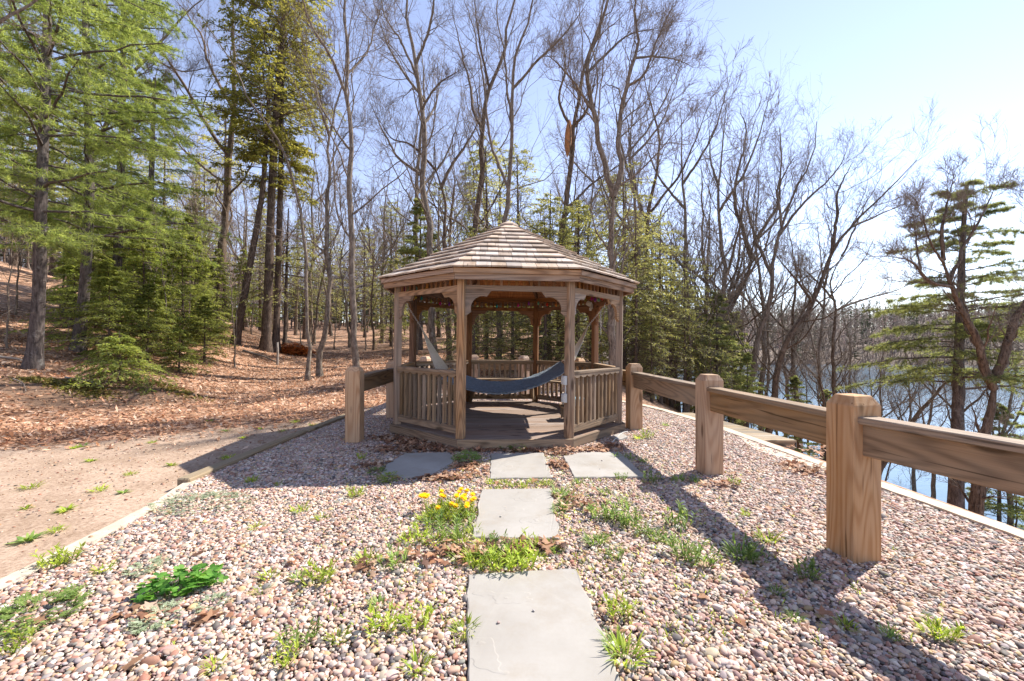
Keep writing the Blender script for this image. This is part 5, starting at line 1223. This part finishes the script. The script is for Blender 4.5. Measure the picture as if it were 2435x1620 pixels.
CL = [
 ('bright weed tuft beside the dandelion clump', 'weeds by the dandelions', [(1005, 1218, 1.1), (965, 1245, 1.2), (1000, 1255, 1.1), (1045, 1195, 1.0), (1070, 1215, 1.0), (935, 1250, .9), (1035, 1240, 1.1), (1090, 1230, .9), (980, 1200, .9), (1060, 1250, 1.1), (1015, 1180, .9)]),
 ('weed tuft growing between the square and the longest flagstone', 'weeds between the flagstones', [(1115, 1262, 1.2), (1150, 1272, 1.2), (1130, 1290, 1.1), (1180, 1300, 1.2), (1095, 1295, 1.2), (1060, 1290, 1.0), (1200, 1310, 1.1), (1150, 1315, 1.0), (1215, 1275, .9), (1265, 1265, .9), (1100, 1315, .9), (1240, 1290, .7), (1175, 1262, .8), (1280, 1275, .7)]),
 ('weed tuft in the strip before the centred flagstone', 'weeds before the centred flagstone', [(1130, 1116, .9), (1160, 1116, .8), (1180, 1122, .8), (1205, 1126, .8), (1245, 1118, .8), (1265, 1122, .7), (1150, 1130, .6), (1225, 1113, .7)]),
 ('weed tuft along the path side towards the fence shadow', 'weeds beside the path', [(1290, 1145, 1.1), (1310, 1150, 1.0), (1285, 1185, .9), (1300, 1170, 1.), (1380, 1195, 1.1), (1405, 1200, 1.2), (1430, 1205, 1.2), (1450, 1215, 1.0), (1395, 1140, .9), (1365, 1255, 1.1), (1385, 1250, 1.0), (1480, 1235, 1.0), (1510, 1245, 1.0), (1560, 1215, 1.3), (1575, 1285, 1.2), (1610, 1305, 1.2), (1415, 1290, .8), (1530, 1250, .8), (1435, 1165, .8), (1350, 1175, .7), (1330, 1115, .9), (1430, 1108, .8), (1480, 1065, .8), (1420, 1055, .9), (1450, 1060, .7)]),
 ('weed tuft in the shadow of the fence rail', 'weeds in the rail shadow', [(1700, 1285, 1.3), (1725, 1295, 1.1), (1560, 1108, 1.0), (1600, 1112, 1.0), (1500, 1112, .9), (1860, 1335, 1.0), (1790, 1370, .7), (1830, 1430, .7)]),
 ('weed tuft standing against the longest flagstone', 'weeds by the longest flagstone', [(1440, 1520, 1.2), (1420, 1420, .9), (1425, 1500, .9), (1068, 1460, .8)]),
 ('lone weed tuft in open gravel left of the path', 'weeds left of the path', [(690, 1182, .9), (590, 1222, .9), (740, 1200, .8), (820, 1148, 1.0), (735, 1345, 1.1), (690, 1340, .8), (840, 1300, 1.0), (905, 1310, 1.0), (880, 1455, .9), (960, 1450, .9), (960, 1545, 1.0), (620, 1335, .7), (690, 1490, .9), (660, 1530, .8), (870, 1400, .8), (600, 1370, .6), (150, 1300, 1.1), (120, 1310, .9), (240, 1320, .7), (580, 1112, .9), (640, 1120, .6), (830, 1060, .7), (780, 1480, .7), (490, 1545, .7), (40, 1500, .9)]),
 ('lone weed tuft in open gravel near the fence posts', 'weeds near the fence posts', [(1490, 1010, 1.3), (1470, 1012, 1.1), (1532, 982, .9), (1690, 1118, .7), (1765, 1248, 1.0), (2150, 1465, .9), (2180, 1475, .8), (1950, 1450, .6), (2050, 1470, .6), (1715, 1190, .6)]),
 ('low weed patch on the bare dirt track', 'weeds on the dirt track', [(65, 1225, 1.3), (150, 1160, 1.2), (230, 1115, 1.1), (285, 1120, 1.0), (395, 1060, 1.0), (525, 1045, 1.1), (530, 1050, .9), (190, 1018, 1.4), (170, 1022, 1.2), (70, 1110, 1.1), (210, 1050, 1.0), (520, 985, 1.1), (600, 980, 1.2), (650, 985, 1.0), (720, 972, 1.1), (560, 1000, 1.0), (640, 1010, .9), (350, 1010, .9), (440, 1095, .9), (60, 1155, .9), (130, 1205, .9), (300, 1080, .8), (480, 965, 1.2), (680, 965, 1.2)])]
rwk = random.Random(9)
for lab, grp, lst in CL:
    for x, y, s in lst:
        dirt = 'dirt' in lab; me = rwk.choice(tuf if not dirt else tuf_l+tuf[:2])
        w_ = weed(me, x, y, s*rwk.uniform(.85, 1.15), rwk.uniform(0, 6.28), lab, grp, FO_DARK if (rwk.random() < .22 or 'shadow' in lab) else None, sz=.6 if dirt else 1.)  # tufts at the fence shadow take darker leaves, its shade put into the colour
        if dirt: w_.location.z = float(gz(w_.location.x, w_.location.y))
for lab, x, y, n_, L, rad, H, mat in [('silvery mugwort mat spreading in front of the gazebo shadow', 470, 1165, 260, .05, .3, .05, FO_SILV), ('feathery green mugwort clump at the gravel edge', 80, 1425, 150, .07, .17, .08, FO_DARK), ('small silvery mugwort clump behind the clover', 335, 1318, 70, .045, .09, .05, FO_SILV), ('silvery mugwort clump in front of the clover', 365, 1432, 90, .045, .09, .05, FO_SILV), ('silvery mugwort sprig to the right of the clover', 490, 1400, 50, .04, .07, .04, FO_SILV), ('lush feathery plant between the shaded and centred flagstones', 1075, 1062, 190, .06, .14, .12, FO_DARK), ('feathery plant against the gazebo step', 1190, 1040, 90, .055, .09, .11, FO_DARK), ('smaller feathery plant beside another at the gazebo step', 1148, 1036, 60, .05, .07, .08, FO_DARK), ('dark feathery weed at the left tip of the shaded flagstone', 868, 1092, 60, .05, .08, .06, FO_DARK), ('leafy weed sprouting in front of the shaded flagstone', 895, 1108, 60, .06, .09, .07, FO_WEED)]:
    o = obj('mugwort_plant' if 'mugwort' in lab else 'feathery_weed', mk('leafy_plant', feathery(rr_w, n_, L, rad, H)), mat); c = G(x, y); o.location = (c[0], c[1], .012)
    if 'mat' in lab: o.scale = (1.35, .8, 1)
    tag(o, lab, 'plant')
c = G(420, 1365); o = obj('clover_plant', mk('clover_plant', clover(rr_w, 120, .17, .12, .016)), FO_CLOV); o.location = (c[0], c[1], .01); o.rotation_euler.z = .5; o.scale = (1.15, .8, 1); tag(o, 'bright green clover clump with rounded leaflets', 'clover')
# dandelions
c = G(1035, 1190); dn = thing('dandelion_clump', 'clump of yellow dandelions left of the square flagstone', 'flowers', (c[0], c[1], .008))
obj('leaves', mk('leaves', join([stemmed(rr_w, 60, .07, .045, .0055, .2), blades(rr_w, 120, .08, .006, .8, .5, .2)])), FO_WEED, dn)
def flower_head(r):
    n = 46; az = r.rand(n)*6.28; el = r.rand(n)*1.2+.1; d = np.c_[np.cos(az)*np.cos(el), np.sin(az)*np.cos(el), np.sin(el)]; s = unit(np.cross(d, UP)); L = .027
    V = np.stack([0*d, d*L*.6+s*.005, d*L, d*L*.6-s*.005], 1).reshape(-1, 3); return V, np.arange(4*n).reshape(-1, 4)
fhm = mk('flower_head', flower_head(rr_w)); fhm.materials.append(FO_PETAL)
for i in range(24):
    a = rr_w.rand()*6.28; q_ = .24*sqrt(rr_w.rand()); x, y, z = cos(a)*q_*1.1, sin(a)*q_*.8+.06, .09+.05*rr_w.rand()
    V, Qd = tubes(np.array([[x*.9, y*.9, 0], [x, y, z]]), np.array([.002, .0018]), 4); st_ = obj('flower_stem', np_mesh('flower_stem', V, quads=Qd), FO_WEED, dn)
    obj('flower_head', fhm, None, st_, Matrix.Translation((x, y, z)) @ Matrix.Diagonal((1.15, 1.15, 1.1, 1)))
# scattered seedlings: too many and too small to count
n = 1500; sx_ = rl_.randn(n)*.75+.15; sy_ = 1.9+3.2*rl_.rand(n)
V, Qd = blades(rl_, n*3, .035, .0025, .6, .4, .02); off = np.repeat(np.c_[sx_, sy_, np.full(n, .012)], 3, 0); V = (V.reshape(n*3, 8, 3)+off[:, None, :])
kp = np.ones(n*3, bool)
for poly, _ in SLABS.values(): kp &= ~in_poly(off[:, 0], off[:, 1], [tuple(q) for q in poly])
V = V[kp]; nk = len(V); i = np.arange(nk)*8
Qd = np.concatenate([np.stack([i+2*k, i+2*k+1, i+2*k+3, i+2*k+2], 1) for k in range(3)])
o = obj('seedlings', np_mesh('seedlings', V.reshape(-1, 3), quads=Qd), FO_WEED); tag(o, kind='stuff', label='tiny green seedlings sprinkled through the gravel', cat='seedlings')
# moss on the bank
def moss(x, y, Y, sx, sy, lab):
    c = P(x, y, Y); n = 900; X = c[0]+rl_.randn(n)*sx; Yq = c[1]+rl_.randn(n)*sy; V, T_ = sprays(np.c_[X, Yq, gz(X, Yq)+.005], np.c_[rl_.randn(n, 2), .6+0*X], rl_, np.full(n, .05), np.full(n, .022))
    tag(obj('moss', np_mesh('moss', V, tris=T_), FO_MOSS), kind='stuff', label=lab, cat='moss')
moss(200, 905, 8.9, .35, .16, 'mossy patch on the bank by the lichened pine'); moss(400, 880, 9.9, .4, .14, 'mossy lip of the bank beside the low hemlock'); moss(110, 905, 8.8, .3, .12, 'smaller mossy patch below the lichened pine')
# fallen sticks
for i, (a, b, Y, r0, lab) in enumerate([((0, 857), (75, 868), 10.2, .03, 'pale fallen branch at the foot of the lichened pine'), ((150, 875), (240, 915), 9.3, .018, 'fallen branch lying on the bank below the hemlocks'), ((30, 920), (60, 950), 8.6, .012, 'short broken stick on the bank'), ((560, 815), (640, 800), 18, .05, 'fallen log beside the triple hemlock'), ((330, 760), (350, 735), 13.5, .02, 'leaning dead branch in the thicket')]):
    pa, pb = P(*a, Y), P(*b, Y-.2*i); pa[2] = float(gz(pa[0], pa[1]))+.03; pb[2] = float(gz(pb[0], pb[1]))+.03+(.4 if 'leaning' in lab else 0)
    m1 = (pa+pb)/2+np.array([.0, .06, .03]); pl = resample([pa, m1, pb], 14); parts = [tubes(pl, np.linspace(r0, r0*.4, 14), 7, .08, i)]
    e = grow(pl[None], np.full((1, 14), r0*.5), np.array([np.linalg.norm(pb-pa)]), np.random.RandomState(i), 4, .3, .95, .7, .3, .5, 5, 0, .2, .004); parts.append(tubes(e[0], e[1], 4))
    V, Qd = join(parts); tag(obj('fallen_branch', np_mesh('fallen_branch', V, quads=Qd, smooth=True), W_STICK), lab, 'branch')
# rust coloured brush pile and a stake
c = P(672, 800, 20.5); zc = float(gz(c[0], c[1])); n = 2600; a = rl_.rand(n)*6.28; q_ = np.sqrt(rl_.rand(n)); X = c[0]+np.cos(a)*q_*1.0; Yq = c[1]+np.sin(a)*q_*.6; Z = zc+(1-q_**2)*.5*rl_.rand(n)
V, T_ = sprays(np.c_[X, Yq, Z], np.c_[rl_.randn(n, 2), .2+0*X], rl_, np.full(n, .2), np.full(n, .03))
bp_ = thing('brush_pile', 'rust coloured pile of dead hemlock boughs by the triple trunk', 'brush pile', (c[0], c[1], zc))
obj('dead_needles', np_mesh('dead_needles', V-np.array([c[0], c[1], zc]), tris=T_), FO_RUST, bp_)
pl_ = []
for i in range(9):
    a_ = rl_.rand()*6.28; d_ = np.array([cos(a_), sin(a_)*.6, .15]); pl_.append(tubes(np.array([-d_*.8+[0, 0, .15], d_*.1+[0, 0, .35], d_*.9+[0, 0, .2]]), np.array([.02, .016, .008]), 5))
V, Qd = join(pl_); obj('boughs', np_mesh('boughs', V, quads=Qd), W_STICK, bp_)
c = P(638, 830, 17); zc = float(gz(c[0], c[1])); V, Qd = tubes(np.array([[c[0], c[1], zc-.1], [c[0]+.02, c[1], zc+.5], [c[0]+.01, c[1], zc+.9]]), np.array([.05, .045, .04]), 8, .06, 4)
top_ = len(V)-8; tag(obj('broken_stub', np_mesh('broken_stub', V, quads=np.vstack([Qd, [[top_, top_+1, top_+2, top_+3], [top_, top_+3, top_+4, top_+7], [top_+4, top_+5, top_+6, top_+7]]]), smooth=True), W_STICK), 'short broken sapling stub in the leaf clearing', 'stub')
# small cable by the slab offcut
V, Qd = tubes(resample([G(1445, 998)+[0, 0, .03], G(1430, 1006)+[0, 0, .05], G(1405, 1025)+[0, 0, .02]], 12), np.full(12, .006), 5)
tag(obj('loose_cable', np_mesh('loose_cable', V, quads=Qd, smooth=True), M_WHITE), 'loose pale cable lying over the flagstone offcut', 'cable')
